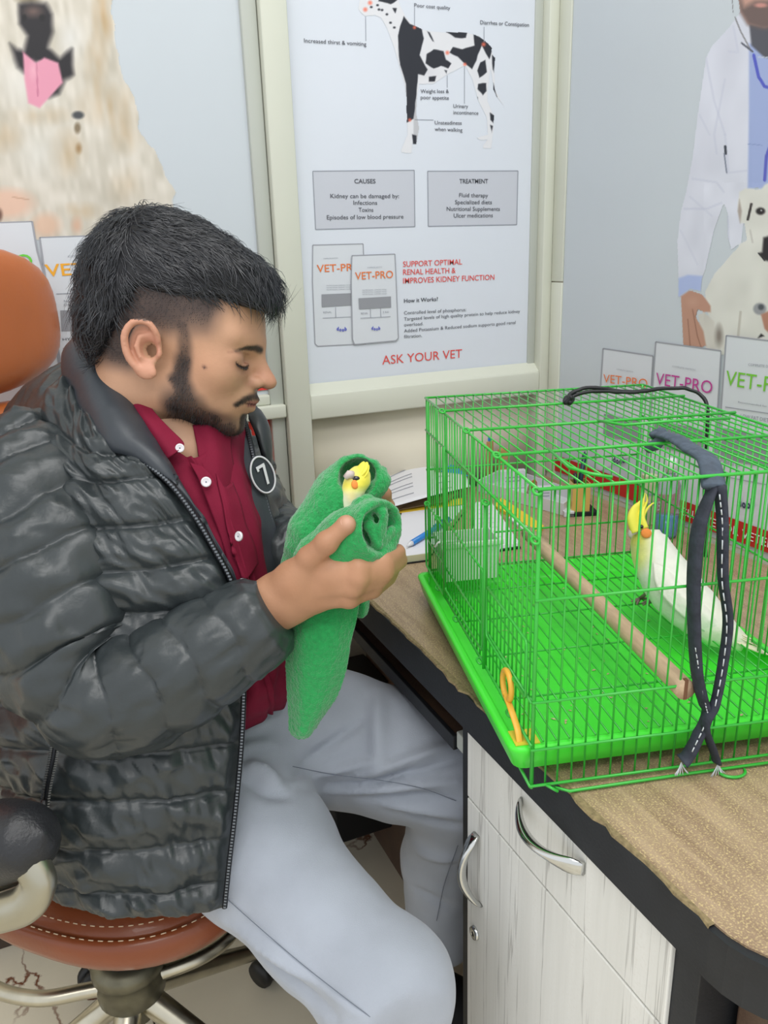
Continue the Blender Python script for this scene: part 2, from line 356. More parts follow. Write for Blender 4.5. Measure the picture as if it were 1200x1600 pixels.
for q in [[(488.5, 267.5), (647, 266), (648, 354), (493, 358.5)], [(668, 267.5), (809, 267), (807, 351), (669, 353.5)]]:
    sh.poly(q, 'panel_grey', 1, 'info_panel'); sh.line(q+[q[0]], 1.3, 'ink_grey', 2)
def bag_mid(q, off, tx0, tx1, ty, cut=None, k=1):
    sh.poly(q, 'bag_white', k, 'printed_bag'); sh.line(q+[q[0]], 1.6, 'bag_edge', k+1)
    return
b1 = [(488.5, 383), (567, 381), (569, 420), (572, 537), (496, 541), (492, 537), (488, 440)]
b2 = [(549, 399.5), (616, 397), (618, 440), (621.5, 528), (618, 532), (553, 538), (550, 530), (548, 440)]
bag_mid(b1, 0, 0, 0, 0); bag_mid(b2, 0, 0, 0, 0, k=6)
sh.text("VET-PR", (495, 425.5), (551, 423), 12, 'ink_orange', 3, .006); sh.text("VET-PRO", (554, 437), (613, 434), 12, 'ink_orange', 9, .006)
sh.poly([(502, 460), (548, 458), (548, 477), (502.5, 480)], 'bag_band', 3); sh.poly([(559, 466), (609.5, 463), (610, 480), (560, 483)], 'bag_band', 9)
sh.line([(504, 497), (548, 495)], .8, 'ink_grey', 3); sh.line([(562, 497), (609, 494.5)], .8, 'ink_grey', 9); sh.line([(524, 480), (524.5, 496)], .8, 'ink_grey', 3); sh.line([(577.5, 482), (578, 496)], .8, 'ink_grey', 9); sh.line([(593.5, 481), (594, 495)], .8, 'ink_grey', 9)
for (a, b, c, k) in [("RENAL", (505, 489.5), (518, 489), 3), ("RENAL", (563, 491), (574, 490.5), 9), ("2 KG", (597, 489), (606, 488.5), 9)]: sh.text(a, b, c, 3, 'ink_grey', k)
for cx, cy, k in [(516, 404, 3), (584, 418, 9)]: sh.text("COMPLETE DIETETIC", (cx-11, cy+1), (cx+12, cy), 1.8, 'ink_grey', k)
for cx, cy, k in [(530, 449, 3), (585, 456, 9)]:
    for i in range(3): sh.text("NUTRITIONAL SUPPORT FOOD", (cx-20, cy+i*3.2-2), (cx+18, cy+i*3.2-3), 1.6, 'ink_grey', k)
def logo(s_, x0, x1, y, h, m, k=10):
    w_ = (x1-x0)/4
    for i, ch in enumerate("doob"):
        dy = [0, .22*h, .28*h, .05*h][i]
        s_.text(ch, (x0+i*w_+.1*w_, y+dy), (x0+(i+1)*w_-.05*w_, y+dy+h*.02), h, m, k, .05)
logo(sh, 525, 541.5, 516, 5.5, 'ink_blue', 4); logo(sh, 578.5, 593, 514.5, 5, 'ink_blue', 10)
for s_, a, b, h, m, bo in [("SUPPORT OPTIMAL", (629.5, 417), (721.5, 413), 8.8, 'ink_red', .006), ("RENAL HEALTH &", (629.5, 429.5), (711.5, 426.5), 8.8, 'ink_red', .006), ("IMPROVES KIDNEY FUNCTION", (629.5, 443), (772, 437), 8.8, 'ink_red', .006),
        ("ASK YOUR VET", (597, 569.5), (721.5, 558.5), 14, 'ink_red', .0), ("How it Works?", (631, 473), (684, 470), 6.2, 'ink_dark', .014), ("Controlled level of phosphorus:", (631, 491.5), (728, 486), 5.4, 'ink_dark', 0),
        ("Targeted levels of high quality protein to help reduce kidney", (631, 501), (812, 488.5), 5.2, 'ink_dark', 0), ("overload.", (631, 510), (661, 508), 5.4, 'ink_dark', 0),
        ("Added Potassium & Reduced sodium supports good renal", (631, 519.5), (805, 506), 5.2, 'ink_dark', 0), ("filtration.", (631, 528.5), (659, 526.5), 5.4, 'ink_dark', 0)]:
    sh.text(s_, a, b, h, m, 3, bo)
# ---- left poster: golden dog
t = thing('fluffy_dog_poster', 'pale grey poster of panting cream long-haired dog above printed food bags', 'poster', (0, YB+.004, 1.0))
sh = Sheet(BW, (1, 0, 0), (0, -1, 0), t)
ob('print_sheet', *box(-1.0, xj, YB+.004, YB+.012, zl1, 2.4), 'vinyl2', t, smooth=False)
def golden(px, py, G):
    p = Paint(px, py, G); s = 2.6667; z = lambda q: Z(s, 0, 0, q)
    edge = z([(300, -420), (430, -300), (480, -160), (470, -60), (470, 0), (480, 200), (520, 340), (570, 400), (590, 560), (640, 620), (700, 760), (730, 800), (700, 1000), (-500, 1000), (-480, 760), (-400, 500), (-330, 200), (-260, 0), (-280, -160), (-200, -330), (-60, -430)])
    p.poly(edge, (208, 201, 188), 2.5, rough=5, sc=60)
    fur = vnoise(G*np.array([1, 1, .35]), 160)*.6+vnoise(G*np.array([1, 1, .4]), 70)*.7
    p.c += (fur*19)[:, None]*np.array([1, 1, 1.1])
    for cx, cy, rx, ry, a in [(160, 25, 20, 80, .8), (150, 100, 22, 55, .7), (170, 165, 60, 40, .6), (105, 240, 35, 45, .5), (195, 210, 30, 40, .45), (60, 180, 60, 20, .35), (5, 215, 40, 30, .5), (125, 330, 40, 18, .45), (200, 290, 40, 40, .25)]:
        ww = np.clip(1-np.hypot((px-cx)/rx, (py-cy)/ry), 0, 1)*a*(.75+.7*vnoise(G*np.array([1, 1, .3]), 130))
        p.put(ww, (182, 148, 102))
    p.blob(40, 130, 70, 60, (228, 226, 222), 1, .6); p.blob(110, 60, 28, 45, (226, 226, 226), 1, .6); p.blob(60, 240, 50, 60, (224, 223, 218), 1, .6)
    p.blob(44, -3, 28, 12, (110, 96, 66), .8, .8)
    for ex in (-8, 92): p.blob(ex, -62, 11, 9, (40, 28, 24), .4)
    p.blob(-78, -60, 26, 70, (186, 152, 104), .8, .8); p.blob(160, -60, 24, 70, (186, 152, 104), .8, .8)
    dk = (34, 31, 35)
    p.poly(z([(80, 20), (130, 5), (190, 15), (218, 60), (220, 130), (200, 200), (250, 240), (300, 205), (305, 310), (270, 335), (245, 390), (205, 405), (240, 340), (160, 260), (100, 305), (75, 280), (40, 180), (70, 205), (100, 210), (115, 150), (80, 100)]), dk, 5, rough=1.5, sc=80)
    p.blob(52, 18, 22, 14, (120, 96, 88), .9, .8); p.blob(38, 28, 5, 7, (20, 18, 20), .6); p.blob(66, 28, 6, 7, (20, 18, 20), .6)
    p.poly(z([(95, 215), (150, 262), (185, 240), (243, 262), (262, 345), (225, 385), (165, 450), (118, 430), (102, 330)]), (222, 150, 172), 2)
    p.line(z([(152, 265), (158, 400)]), 2.5, (188, 110, 138), .8); p.blob(52, 110, 9, 22, (236, 180, 194), 1, .6)
    p.blob(122, 180, 12, 8, (70, 72, 76), .5); p.blob(121, 200, 7, 12, (110, 92, 66), .6, .8); p.blob(123, 232, 7, 12, (150, 116, 74), .8, .8)
    p.blob(10, 318, 55, 30, (224, 186, 164), .5, .9); p.blob(72, 352, 30, 26, (222, 184, 158), .6, .8); p.line([(20, 308), (45, 312)], 2, (176, 136, 112), .6); p.blob(120, 352, 12, 18, (214, 168, 140), .8, .7); p.blob(-2, 336, 8, 14, (90, 60, 50), .6, .8)
    return p.c, p.a > .4
sh.picture(ony(-230, 0, YB)[0], ony(290, 0, YB)[0], bz_(150, 378), 1.80, .0016, golden)
bagA = [(-120, 352), (50, 346), (58, 392), (70, 440), (95, 600), (100, 640), (-120, 640)]
bagB = [(62, 371), (330, 362), (370, 480), (380, 640), (108, 640), (72, 440)]
sh.poly(bagA, 'bag_white', 3, 'printed_bag'); sh.line([(50, 346), (58, 392), (72, 440), (95, 590)], 3, 'bag_edge', 4); sh.line([(-120, 352), (50, 346)], 1.5, 'bag_edge', 4)
sh.poly(bagB, 'bag_white', 4, 'printed_bag'); sh.line([(62, 371), (330, 362)], 1.5, 'bag_edge', 5); sh.line([(62, 371), (72, 440), (108, 640)], 2.5, 'bag_edge', 5)
sh.text("VET-PRO", (-88, 422), (52, 417), 21, 'ink_green', 6, .01)
sh.text("VET-PRO", (72, 432), (212, 424), 19, 'ink_gold', 6, .01)
sh.text("COMPLETE DIETETIC", (106, 402), (178, 399), 3, 'ink_grey', 6)
sh.line([(88, 459), (200, 455)], 1, 'ink_grey', 6)
for i, q in enumerate(["EXCLUSIVE", "NUTRITIONAL FOOD", "DIGESTIVE SUPPORT"]): sh.text(q, (106-6*(i > 0), 466+i*6), (176, 463+i*6), 3.6, 'ink_grey', 6)
sh.poly([(94, 485), (200, 481), (202, 514), (96, 517)], 'bag_band', 6, 'printed_band')
sh.text("HYPOALLERGENIC", (98, 532), (180, 528), 4, 'ink_dark', 6); sh.line([(98, 544), (190, 541)], 1, 'ink_grey', 6)
sh.poly([(300, 612), (440, 596), (440, 606), (300, 622)], 'red_sheet', 6, 'printed_band')
# lower red sheet in the partition
t = ob('red_notice', *box(.12, bx_(427, 700), YB+.010, YB+.016, .80, zl0-.004), 'red_sheet', smooth=False)
tag(t, 'red notice sheet behind the partition frame beside the seated man', 'notice')
# ---- right wall poster: vet with dog
t = thing('veterinarian_poster', 'large poster of vet in white coat holding white dog over food bags and red band', 'poster', (XR-.0005, .7, 1.2))
sh = Sheet(RW, (0, -1, 0), (-1, 0, 0), t)
yR = onx(893, 100, XR)[1]
ob('print_sheet', *box(XR-.0005, XR+.0013, -.1, yR, .757, 2.4), 'vinyl2', t, smooth=False)
def vet(px, py, G):
    p = Paint(px, py, G); z = lambda q: Z(2.6667, 820, 0, q)
    n1 = vnoise(G, 30); n2 = vnoise(G*np.array([1, 1, .5]), 60)
    coat = (212, 214, 226)
    p.poly(z([(1013, -300), (960, -60), (890, 60), (850, 115), (780, 190), (755, 240), (742, 330), (720, 480), (700, 650), (672, 800), (650, 880), (635, 1010), (640, 1160), (665, 1170), (740, 1160), (752, 1130), (790, 960), (830, 850), (848, 900), (845, 980), (860, 1045), (905, 1010), (930, 780), (1100, 780), (1300, 400), (1300, -300)]), coat, 1.5)
    p.c += (n1*5+n2*3)[:, None]
    for q, a in [([(755, 240), (790, 420), (835, 560)], .5), ([(835, 330), (790, 560), (800, 640)], .5), ([(700, 745), (800, 760), (830, 800)], .5), ([(665, 870), (760, 870), (820, 845)], .6), ([(690, 820), (780, 900)], .4), ([(650, 960), (720, 1100)], .3), ([(850, 215), (890, 218), (870, 110)], .5), ([(835, 560), (850, 720), (925, 712)], .5), ([(845, 900), (850, 1000)], .6), ([(730, 480), (770, 560)], .4)]:
        p.line(z(q), 3.5, (188, 191, 210), a*.7)
    p.poly(z([(935, 180), (1013, 200), (1120, 300), (1120, 785), (930, 785), (935, 450)]), (158, 172, 214), 2); p.line(z([(930, 600), (990, 605)]), 1.5, (120, 134, 184), .6)
    p.poly(z([(935, 90), (1100, 60), (1100, 250), (1000, 240), (945, 190)]), (84, 84, 92), 2)
    p.poly(z([(885, -300), (885, -20), (900, 50), (930, 100), (1000, 115), (1100, 100), (1100, -300)]), (192, 150, 134), 2); p.poly(z([(890, -30), (915, 30), (960, 5), (1100, 0), (1100, 118), (990, 120), (930, 102), (898, 50)]), (110, 92, 88), 5); p.blob(*z([(985, 22)])[0], 14, 5, (196, 140, 130), .6)
    p.line(z([(862, -60), (868, 50), (900, 130), (940, 205)]), 2.4, (140, 138, 142)); p.line(z([(905, 180), (950, 215)]), 3, (90, 92, 104)); p.line(z([(975, 238), (1030, 240)]), 1.6, (190, 196, 210)); p.line(z([(955, 230), (975, 320), (1000, 360), (1040, 372)]), 5, (84, 92, 190)); p.line(z([(1040, 560), (1008, 650), (1000, 750)]), 5, (92, 96, 186))
    p.line(z([(836, 610), (838, 640)]), 4, (60, 64, 74)); p.line(z([(832, 640), (842, 720)]), 2.2, (120, 126, 144))
    p.poly(z([(640, 1160), (680, 1145), (742, 1150), (735, 1215), (690, 1205), (650, 1235), (640, 1240)]), (172, 186, 226), 2)
    p.poly(z([(1100, -300), (1180, -60), (1260, 60), (1400, 150), (1480, 240), (1540, 700), (1500, 1000), (1420, 1150), (1300, 1250), (1200, 780), (1110, 780)]), coat, 1.5)
    p.poly(z([(885, -60), (880, -330), (960, -430), (1060, -440), (1130, -340), (1120, -60)]), (192, 150, 134), 2); p.poly(z([(870, -240), (880, -400), (960, -480), (1070, -480), (1140, -400), (1140, -240), (1100, -360), (900, -360)]), (60, 50, 46), 3)
    for ex in (950, 1060): p.blob(*z([(ex, -210)])[0], 8, 5, (50, 40, 38), .5)
    dog = (216, 215, 208)
    p.poly(z([(905, 1010), (850, 1070), (790, 1140), (750, 1215), (760, 1300), (780, 1340), (800, 1480), (1200, 1480), (1200, 740), (1060, 740), (1000, 770), (985, 790), (920, 785), (895, 800), (888, 860), (900, 930), (915, 930), (925, 1000)]), dog, 1.5)
    p.poly(z([(720, 1310), (750, 1300), (790, 1340), (800, 1480), (760, 1480), (740, 1380)]), (206, 202, 194), 1.5)
    sel = p.a > .9; mm = (px > 1100) & (py > 285); p.c[mm] += (vnoise(G, 45)*7)[mm][:, None]
    p.line(z([(945, 850), (930, 915)]), 4, (60, 54, 52)); p.poly(z([(895, 830), (905, 880), (898, 930), (888, 880)]), (170, 158, 150), 1.5); p.blob(*z([(983, 880)])[0], 9, 7, (38, 34, 34), .4); p.blob(*z([(986, 876)])[0], 2, 1.6, (200, 200, 200), .6)
    p.poly(z([(995, 990), (1030, 980), (1030, 1090), (1000, 1085), (975, 1055), (990, 1050)]), (44, 40, 42), 2); p.line(z([(975, 1055), (1000, 1085)]), 2, (30, 28, 30))
    p.line(z([(940, 960), (950, 1010)]), 3, (190, 186, 180), .7); p.line(z([(900, 1300), (890, 1400)]), 4, (176, 170, 160), .6); p.blob(*z([(810, 1400)])[0], 9, 24, (128, 118, 110), .8, .9); p.poly(z([(985, 1390), (1000, 1400), (970, 1410)]), (30, 30, 32), 1)
    sk = (186, 142, 122)
    p.poly(z([(650, 1235), (690, 1208), (740, 1225), (775, 1275), (775, 1300), (745, 1300), (720, 1290), (715, 1320), (745, 1380), (756, 1440), (740, 1448), (660, 1440), (655, 1330)]), sk, 1.5)
    for q in [[(700, 1290), (720, 1400), (735, 1446)], [(680, 1330), (690, 1440)], [(722, 1290), (712, 1320)]]: p.line(z(q), 1.8, (140, 98, 80), .7)
    p.blob(*z([(700, 1260)])[0], 14, 12, (200, 158, 138), 1, .6)
    p.blob(*z([(980, 1287)])[0], 12, 11, (150, 152, 156), .3); p.blob(*z([(985, 1280)])[0], 6, 6, (80, 84, 90), .5); p.poly(z([(985, 1310), (1030, 1290), (1030, 1400), (1000, 1370)]), (176, 128, 108), 1.5)
    return p.c, p.a > .4
sh.picture(.42, onx(1040, 300, XR)[1], 1.03, 1.86, .0014, vet, horiz='y')
bags = [([(943, 544.5), (1021, 556), (1012, 700), (930, 740)], 1), ([(1026, 534), (1128, 548), (1112, 812), (1010, 770)], 3), ([(1137, 524), (1330, 548), (1330, 900), (1116, 820)], 5)]
for q, k in bags:
    sh.poly(q, 'bag_white', k+1, 'printed_bag'); sh.line([q[3], q[0], q[1]], 2.2, 'bag_edge', k+2)
    sh.line([q[1], q[2]], 1.6, 'bag_edge', k+2)
def T_(s_, a, b, h, m, k=9, bo=.0): sh.text(s_, a, b, h, m, k, bo)
T_("VET-PRO", (945, 597), (1014, 606), 14, 'ink_orange'); T_("VET-PRO", (1027, 600), (1115, 615), 20, 'ink_magenta'); T_("VET-PRO", (1136, 601), (1252, 620), 25, 'ink_lime')
T_("COMPLETE DIETETIC", (966, 577.5), (992, 582), 2, 'ink_grey'); T_("COMPLETE DIETETIC", (1053, 573), (1090, 579), 2.4, 'ink_grey'); T_("COMPLETE DIETETIC", (1172, 571), (1222, 576), 4, 'ink_grey')
sh.line([(1136, 635.5), (1300, 660)], 1.2, 'ink_grey', 9)
T_("Recommended for dogs", (1156, 629), (1215, 638), 3, 'ink_grey'); T_("LOW FAT DIET", (1160, 652), (1204, 659), 6, 'ink_grey'); T_("GHTY CONTROL", (1160, 663), (1216, 671), 5.5, 'ink_grey')
for q in [[(946, 646), (1004, 658), (1004, 690), (945, 680)], [(1026, 655), (1104, 672), (1100, 712), (1022, 695)], [(1132, 668), (1300, 700), (1300, 748), (1128, 716)]]: sh.poly(q, 'bag_band', 9, 'printed_band')
T_("OBESITY", (1128, 722), (1160, 730), 5, 'ink_grey'); sh.line([(1124, 742), (1300, 776)], 1, 'ink_grey', 9)
logo(sh, 1155, 1183, 790, 12, 'ink_navy', 10); logo(sh, 960, 980, 722, 9, 'ink_navy', 10)
zb0, zb1 = .768, .800
yy = yR
v = [(XR-.0045, yy, zb0), (XR-.0045, -.1, zb0), (XR-.0045, -.1, zb1), (XR-.0045, yy, zb1)]
ob('red_band', v, [(0, 1, 2, 3)], 'band_red', t, smooth=False)
0 and print('band px', [proj(np.array(q)) for q in v[::3]], proj(np.array([XR, .8, zb0])), proj(np.array([XR, .8, zb1])))
yA, yF = onx(1050, 815, XR)[1], onx(1131, 840, XR)[1]; stp = (yF-yA)/10
pA, pB = proj(np.array([XR, yA, .777])), proj(np.array([XR, yA+24*stp, .777]))
sh.text("EXCLUSIVE FOR VETERINARY", tuple(pA), tuple(pB), 14, 'ink_white', 16)
# ================================================================ DESK
def wood(name, c1, c2, c3, rough, sx=(1, 1, 1), bump=.2, gs=900):
    m = bpy.data.materials.new(name); m.use_nodes = True; nt = m.node_tree; L = nt.links.new; b = nt.nodes['Principled BSDF']
    tc = nt.nodes.new('ShaderNodeTexCoord'); mp = nt.nodes.new('ShaderNodeMapping'); mp.inputs['Scale'].default_value = sx; L(tc.outputs['Object'], mp.inputs[0])
    n = nt.nodes.new('ShaderNodeTexNoise'); n.inputs['Scale'].default_value = 9; n.inputs['Detail'].default_value = 9; n.inputs['Roughness'].default_value = .65; L(mp.outputs[0], n.inputs['Vector'])
    r = nt.nodes.new('ShaderNodeValToRGB'); r.color_ramp.elements[0].position = .33; r.color_ramp.elements[0].color = tuple(lin(c1))+(1,); r.color_ramp.elements[1].position = .68; r.color_ramp.elements[1].color = tuple(lin(c2))+(1,); L(n.outputs[0], r.inputs[0])
    g = nt.nodes.new('ShaderNodeTexNoise'); g.inputs['Scale'].default_value = gs; L(tc.outputs['Object'], g.inputs['Vector'])
    gr = nt.nodes.new('ShaderNodeMapRange'); gr.inputs[1].default_value = .5; gr.inputs[2].default_value = .72; L(g.outputs[0], gr.inputs[0])
    mx = nt.nodes.new('ShaderNodeMix'); mx.data_type = 'RGBA'; L(gr.outputs[0], mx.inputs[0]); L(r.outputs[0], mx.inputs[6]); mx.inputs[7].default_value = tuple(lin(c3))+(1,)
    L(mx.outputs[2], b.inputs['Base Color']); b.inputs['Roughness'].default_value = rough
    bp = nt.nodes.new('ShaderNodeBump'); bp.inputs['Strength'].default_value = bump; bp.inputs['Distance'].default_value = .0006; L(n.outputs[0], bp.inputs['Height']); L(bp.outputs[0], b.inputs['Normal'])
    return m
M['desk'] = wood('brown_gold_laminate', (136, 112, 90), (172, 148, 122), (206, 184, 134), .38, (9, 1.0, 9), gs=620)
M['fronts'] = wood('whitewashed_wood', (222, 221, 215), (236, 235, 230), (228, 226, 220), .5, (5, 5, .22), gs=300)
def streaks():
    m = M['fronts']; nt = m.node_tree; L = nt.links.new; b = nt.nodes['Principled BSDF']; src = b.inputs['Base Color'].links[0].from_socket
    tc = nt.nodes.new('ShaderNodeTexCoord'); mp = nt.nodes.new('ShaderNodeMapping'); mp.inputs['Scale'].default_value = (14, 14, .35); L(tc.outputs['Object'], mp.inputs[0])
    n = nt.nodes.new('ShaderNodeTexNoise'); n.inputs['Scale'].default_value = 3.2; n.inputs['Detail'].default_value = 5; L(mp.outputs[0], n.inputs['Vector'])
    s1 = nt.nodes.new('ShaderNodeMath'); s1.operation = 'SUBTRACT'; s1.inputs[1].default_value = .5; L(n.outputs[0], s1.inputs[0])
    s2 = nt.nodes.new('ShaderNodeMath'); s2.operation = 'ABSOLUTE'; L(s1.outputs[0], s2.inputs[0])
    r = nt.nodes.new('ShaderNodeMapRange'); r.inputs[1].default_value = .0; r.inputs[2].default_value = .012; r.inputs[3].default_value = .42; r.inputs[4].default_value = 0; L(s2.outputs[0], r.inputs[0])
    mx = nt.nodes.new('ShaderNodeMix'); mx.data_type = 'RGBA'; L(r.outputs[0], mx.inputs[0]); L(src, mx.inputs[6]); mx.inputs[7].default_value = tuple(lin((96, 88, 82)))+(1,); L(mx.outputs[2], b.inputs['Base Color'])
streaks()
M['blackband'] = mat('black_edge_band', (34, 36, 40), .5, noise=.3, nscale=30, bump=.2, bscale=300)
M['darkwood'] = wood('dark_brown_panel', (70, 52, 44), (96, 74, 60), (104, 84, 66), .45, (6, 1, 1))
M['ragged'] = mat('worn_board_edge', (150, 132, 96), .8, noise=.45, nscale=220, bump=.6, bscale=300)
M['chrome'] = mat('chrome', (205, 206, 204), .16, 1.0)
M['chrome_dull'] = mat('dull_chrome', (196, 190, 172), .28, 1.0, noise=.18, nscale=30)
M['black'] = mat('black_plastic', (26, 26, 28), .4)
M['blackm'] = mat('matte_black', (22, 22, 24), .75)
EX = .367
def outline(off, r=.07):
    x0, x1, y0, y1 = EX-off, XR-.006, .243-off, 1.3225
    p = [(x0, y1), (x0, y0+r)]
    for i in range(1, 9):
        a = math.pi+i*math.pi/16; p.append((x0+r+r*math.cos(a), y0+r+r*math.sin(a)))
    p += [(x1, y0), (x1, y1)]
    return p[::-1]
wt = thing('desk_worktop', 'long brown and gold wood-grain desk worktop with thick black rounded edge', 'desk', (.6, .7, .705))
ob('edge_band', *prism(outline(.0), .705, .7482), 'blackband', wt, smooth=False)
ob('laminate', *prism(outline(-.0055), .7482, .75), 'desk', wt, smooth=False)
# chipped strip of board along the front edge
edge = []
for i in range(90):
    y = .315+i*(1.3225-.315)/89; edge.append(y)
vv_, ff_ = [], []
for i, y in enumerate(edge):
    wv = .0022+.0034*abs(vnoise(np.array([0, y, 0]), 60))+(.0035 if abs(vnoise(np.array([3, y, 0]), 22)) > .55 else 0)
    vv_ += [(EX+.0056, y, .7503), (EX+.0056-wv, y, .7502), (EX+.0056-wv-.001, y, .7482)]
for i in range(89): a = 3*i; ff_ += [(a, a+3, a+4, a+1), (a+1, a+4, a+5, a+2)]
ob('worn_edge', vv_, ff_, 'ragged', wt, smooth=False)
# end support and back panel
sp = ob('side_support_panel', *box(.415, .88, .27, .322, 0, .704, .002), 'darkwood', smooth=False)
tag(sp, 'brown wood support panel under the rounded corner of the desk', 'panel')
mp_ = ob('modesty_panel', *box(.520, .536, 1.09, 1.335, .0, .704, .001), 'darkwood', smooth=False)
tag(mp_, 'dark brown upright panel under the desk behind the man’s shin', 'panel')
cb = thing('cabinet', 'whitewashed wood desk cabinet with black frame, one drawer above one door', 'cabinet', (.59, .505, 0))
ob('body', *box(.378, .80, .327, .683, 0.0, .7045, .001), 'blackband', cb, smooth=False)
dr = ob('drawer', *box(.3735, .3785, .3515, .664, .6135, .7035, .0012), 'fronts', cb, smooth=False)
do = ob('door', *box(.3735, .3785, .3515, .664, .06, .611, .0012), 'fronts', cb, smooth=False)
def bow(P0, P1, out, w0, name, parent):
    """flared bow handle between two points, bulging along -X"""
    P0 = np.array(P0); P1 = np.array(P1); n = 25; mb = MB(); rings = []
    ax = (P1-P0)/np.linalg.norm(P1-P0); side = np.cross(ax, [1, 0, 0])
    for i in range(n):
        t = i/(n-1); s = math.sin(math.pi*t); c = P0*(1-t)+P1*t+np.array([-1, 0, 0])*(out*s**.8+.002)
        wd = w0*(.35+1.1*abs(2*t-1)**2*(1-.55*max(0, abs(2*t-1)-.8)/.2)); th = .0035+.002*s
        for k in range(10):
            a = 2*math.pi*k/10; rings.append(c+side*wd*math.cos(a)+np.array([-1, 0, 0])*th*math.sin(a))
    mb.add(rings, ringfaces(n, 10)); return mb.build(name, 'chrome', parent)
bow(onx(816, 1253, .3735), onx(915, 1357, .3735), .022, .0085, 'handle', dr)
bow(onx(746, 1303, .3735), onx(751, 1412, .3735), .020, .0075, 'handle', do)
lk = MB(); q = onx(743, 1457, .3735); v_, f_ = lathe([(0.0001, .004), (.003, .004), (.0035, .0045), (.0075, .004), (.0085, .001), (.0085, 0)], 24); v_ = np.stack([-v_[:, 2], v_[:, 0], v_[:, 1]], 1)+q
lk.add(v_, f_).build('lock', 'chrome', do); kb = ob('keyhole', *box(q[0]-.0048, q[0]-.0038, q[1]-.0006, q[1]+.0006, q[2]-.003, q[2]+.003), 'black', do, smooth=False)
kt = thing('keyboard_tray', 'brown pull-out keyboard tray with black front under the desk', 'tray', (.5, .9, .64))
ob('shelf', *box(.388, .54, .712, 1.25, .648, .656, .001), 'darkwood', kt, smooth=False)
ob('front_lip', *box(.382, .388, .712, 1.25, .640, .659, .001), 'blackband', kt, smooth=False)
ob('slide_rail', *box(.384, .54, .690, .7085, .646, .668, .0015), 'alug', kt, smooth=False)
ob('slide_rail', *box(.384, .54, 1.252, 1.262, .646, .672, .0015), 'alug', kt, smooth=False)
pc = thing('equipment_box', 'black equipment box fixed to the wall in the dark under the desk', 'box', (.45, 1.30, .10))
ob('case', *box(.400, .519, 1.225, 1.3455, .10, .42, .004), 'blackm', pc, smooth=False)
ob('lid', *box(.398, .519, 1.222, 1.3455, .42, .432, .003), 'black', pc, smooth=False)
# ================================================================ CAGE (built in its own frame: x near edge, y depth, z up)
M['wire'] = mat('green_coated_wire', (52, 176, 58), .3, coat=.3)
M['tray'] = mat('green_tray_plastic', (74, 232, 60), .32, noise=.05, nscale=12)
cg_rot = math.atan2(-.25, .97)
cg = thing('bird_cage', 'green wire bird cage with light green tray standing on the desk', 'cage', (.34, .492, .75), cg_rot)
CW, CD, CH = .285, .41, .272
def cgw(x, y, z): return np.array(ORG['bird_cage'] @ Vector((x, y, z)))
MESH = {}
def rod(name, a, b, r, k=6, m='wire', parent=cg):
    """straight wire between local points; meshes shared by length and radius"""
    a = Vector(a); b = Vector(b); Ln = (b-a).length; key = (round(Ln, 4), r, k, m)
    if key not in MESH:
        v, f = tube([(0, 0, 0), (0, 0, Ln/2), (0, 0, Ln)], r, k); me = bpy.data.meshes.new(name); me.from_pydata(v.tolist(), [], f)
        me.polygons.foreach_set('use_smooth', [True]*len(me.polygons)); me.materials.append(M[m]); MESH[key] = me
    o = bpy.data.objects.new(name, MESH[key]); C.objects.link(o); o.parent = parent
    o.location = a; o.rotation_euler = (b-a).to_track_quat('Z', 'Y').to_euler(); ORG[o.name] = ORG[parent.name]
    return o
def path(name, P, r, m='wire', parent=cg, k=6, closed=False): return ob(name, *tube(P, r, k, closed), m, parent, local=True)
nu, nv = 24, 35; rr = .00085
for i in range(1, nu):
    x = CW*i/nu; jit = .0006*math.sin(i*2.3)
    rod('wire', (x+jit, 0, .005), (x, 0, CH), rr+.0001); rod('wire', (x+jit, CD, .005), (x, CD, CH), rr)
    rod('wire', (x, 0, CH+.0012), (x, CD, CH+.0012), rr); rod('grate_wire', (x, .006, .0435), (x, CD-.004, .0435), rr)
for j in range(1, nv):
    y = CD*j/nv; jit = .0008*math.sin(j*1.7)
    rod('wire', (0, y, .040), (0, y+jit, CH), rr); rod('wire', (CW, y, .040), (CW, y+jit, CH), rr)
for x in (0, CW):
    for y in (0, CD): rod('corner_post', (x, y, .002), (x, y, CH+.001), .0019, 8)
for z in (.005, .041, .087, .180, CH+.0005):
    rod('rail', (-.002, -.0018, z), (CW+.002, -.0018, z), .0014); rod('rail', (-.002, CD+.0018, z), (CW+.002, CD+.0018, z), .0014)
rod('rail', (-.004, -.006, CH+.002), (CW+.004, -.006, CH+.002), .0015)
for z in (.005, .046, .232, CH+.0005):
    rod('rail', (-.0018, -.002, z), (-.0018, CD+.002, z), .0014); rod('rail', (CW+.0018, -.002, z), (CW+.0018, CD+.002, z), .0014)
rod('rail', (CW+.0018, -.002, .139), (CW+.0018, CD+.002, .139), .0012)
rod('rail', (-.0018, .0, .086), (-.0018, CD, .086), .0012)
for y in (.10, .205, .31): rod('top_bar', (-.003, y, CH+.003), (CW+.003, y, CH+.003), .0015)
for y in (.08, .165, .25, .33): rod('grate_bar', (.0, y, .0415), (CW, y, .0415), .0011)
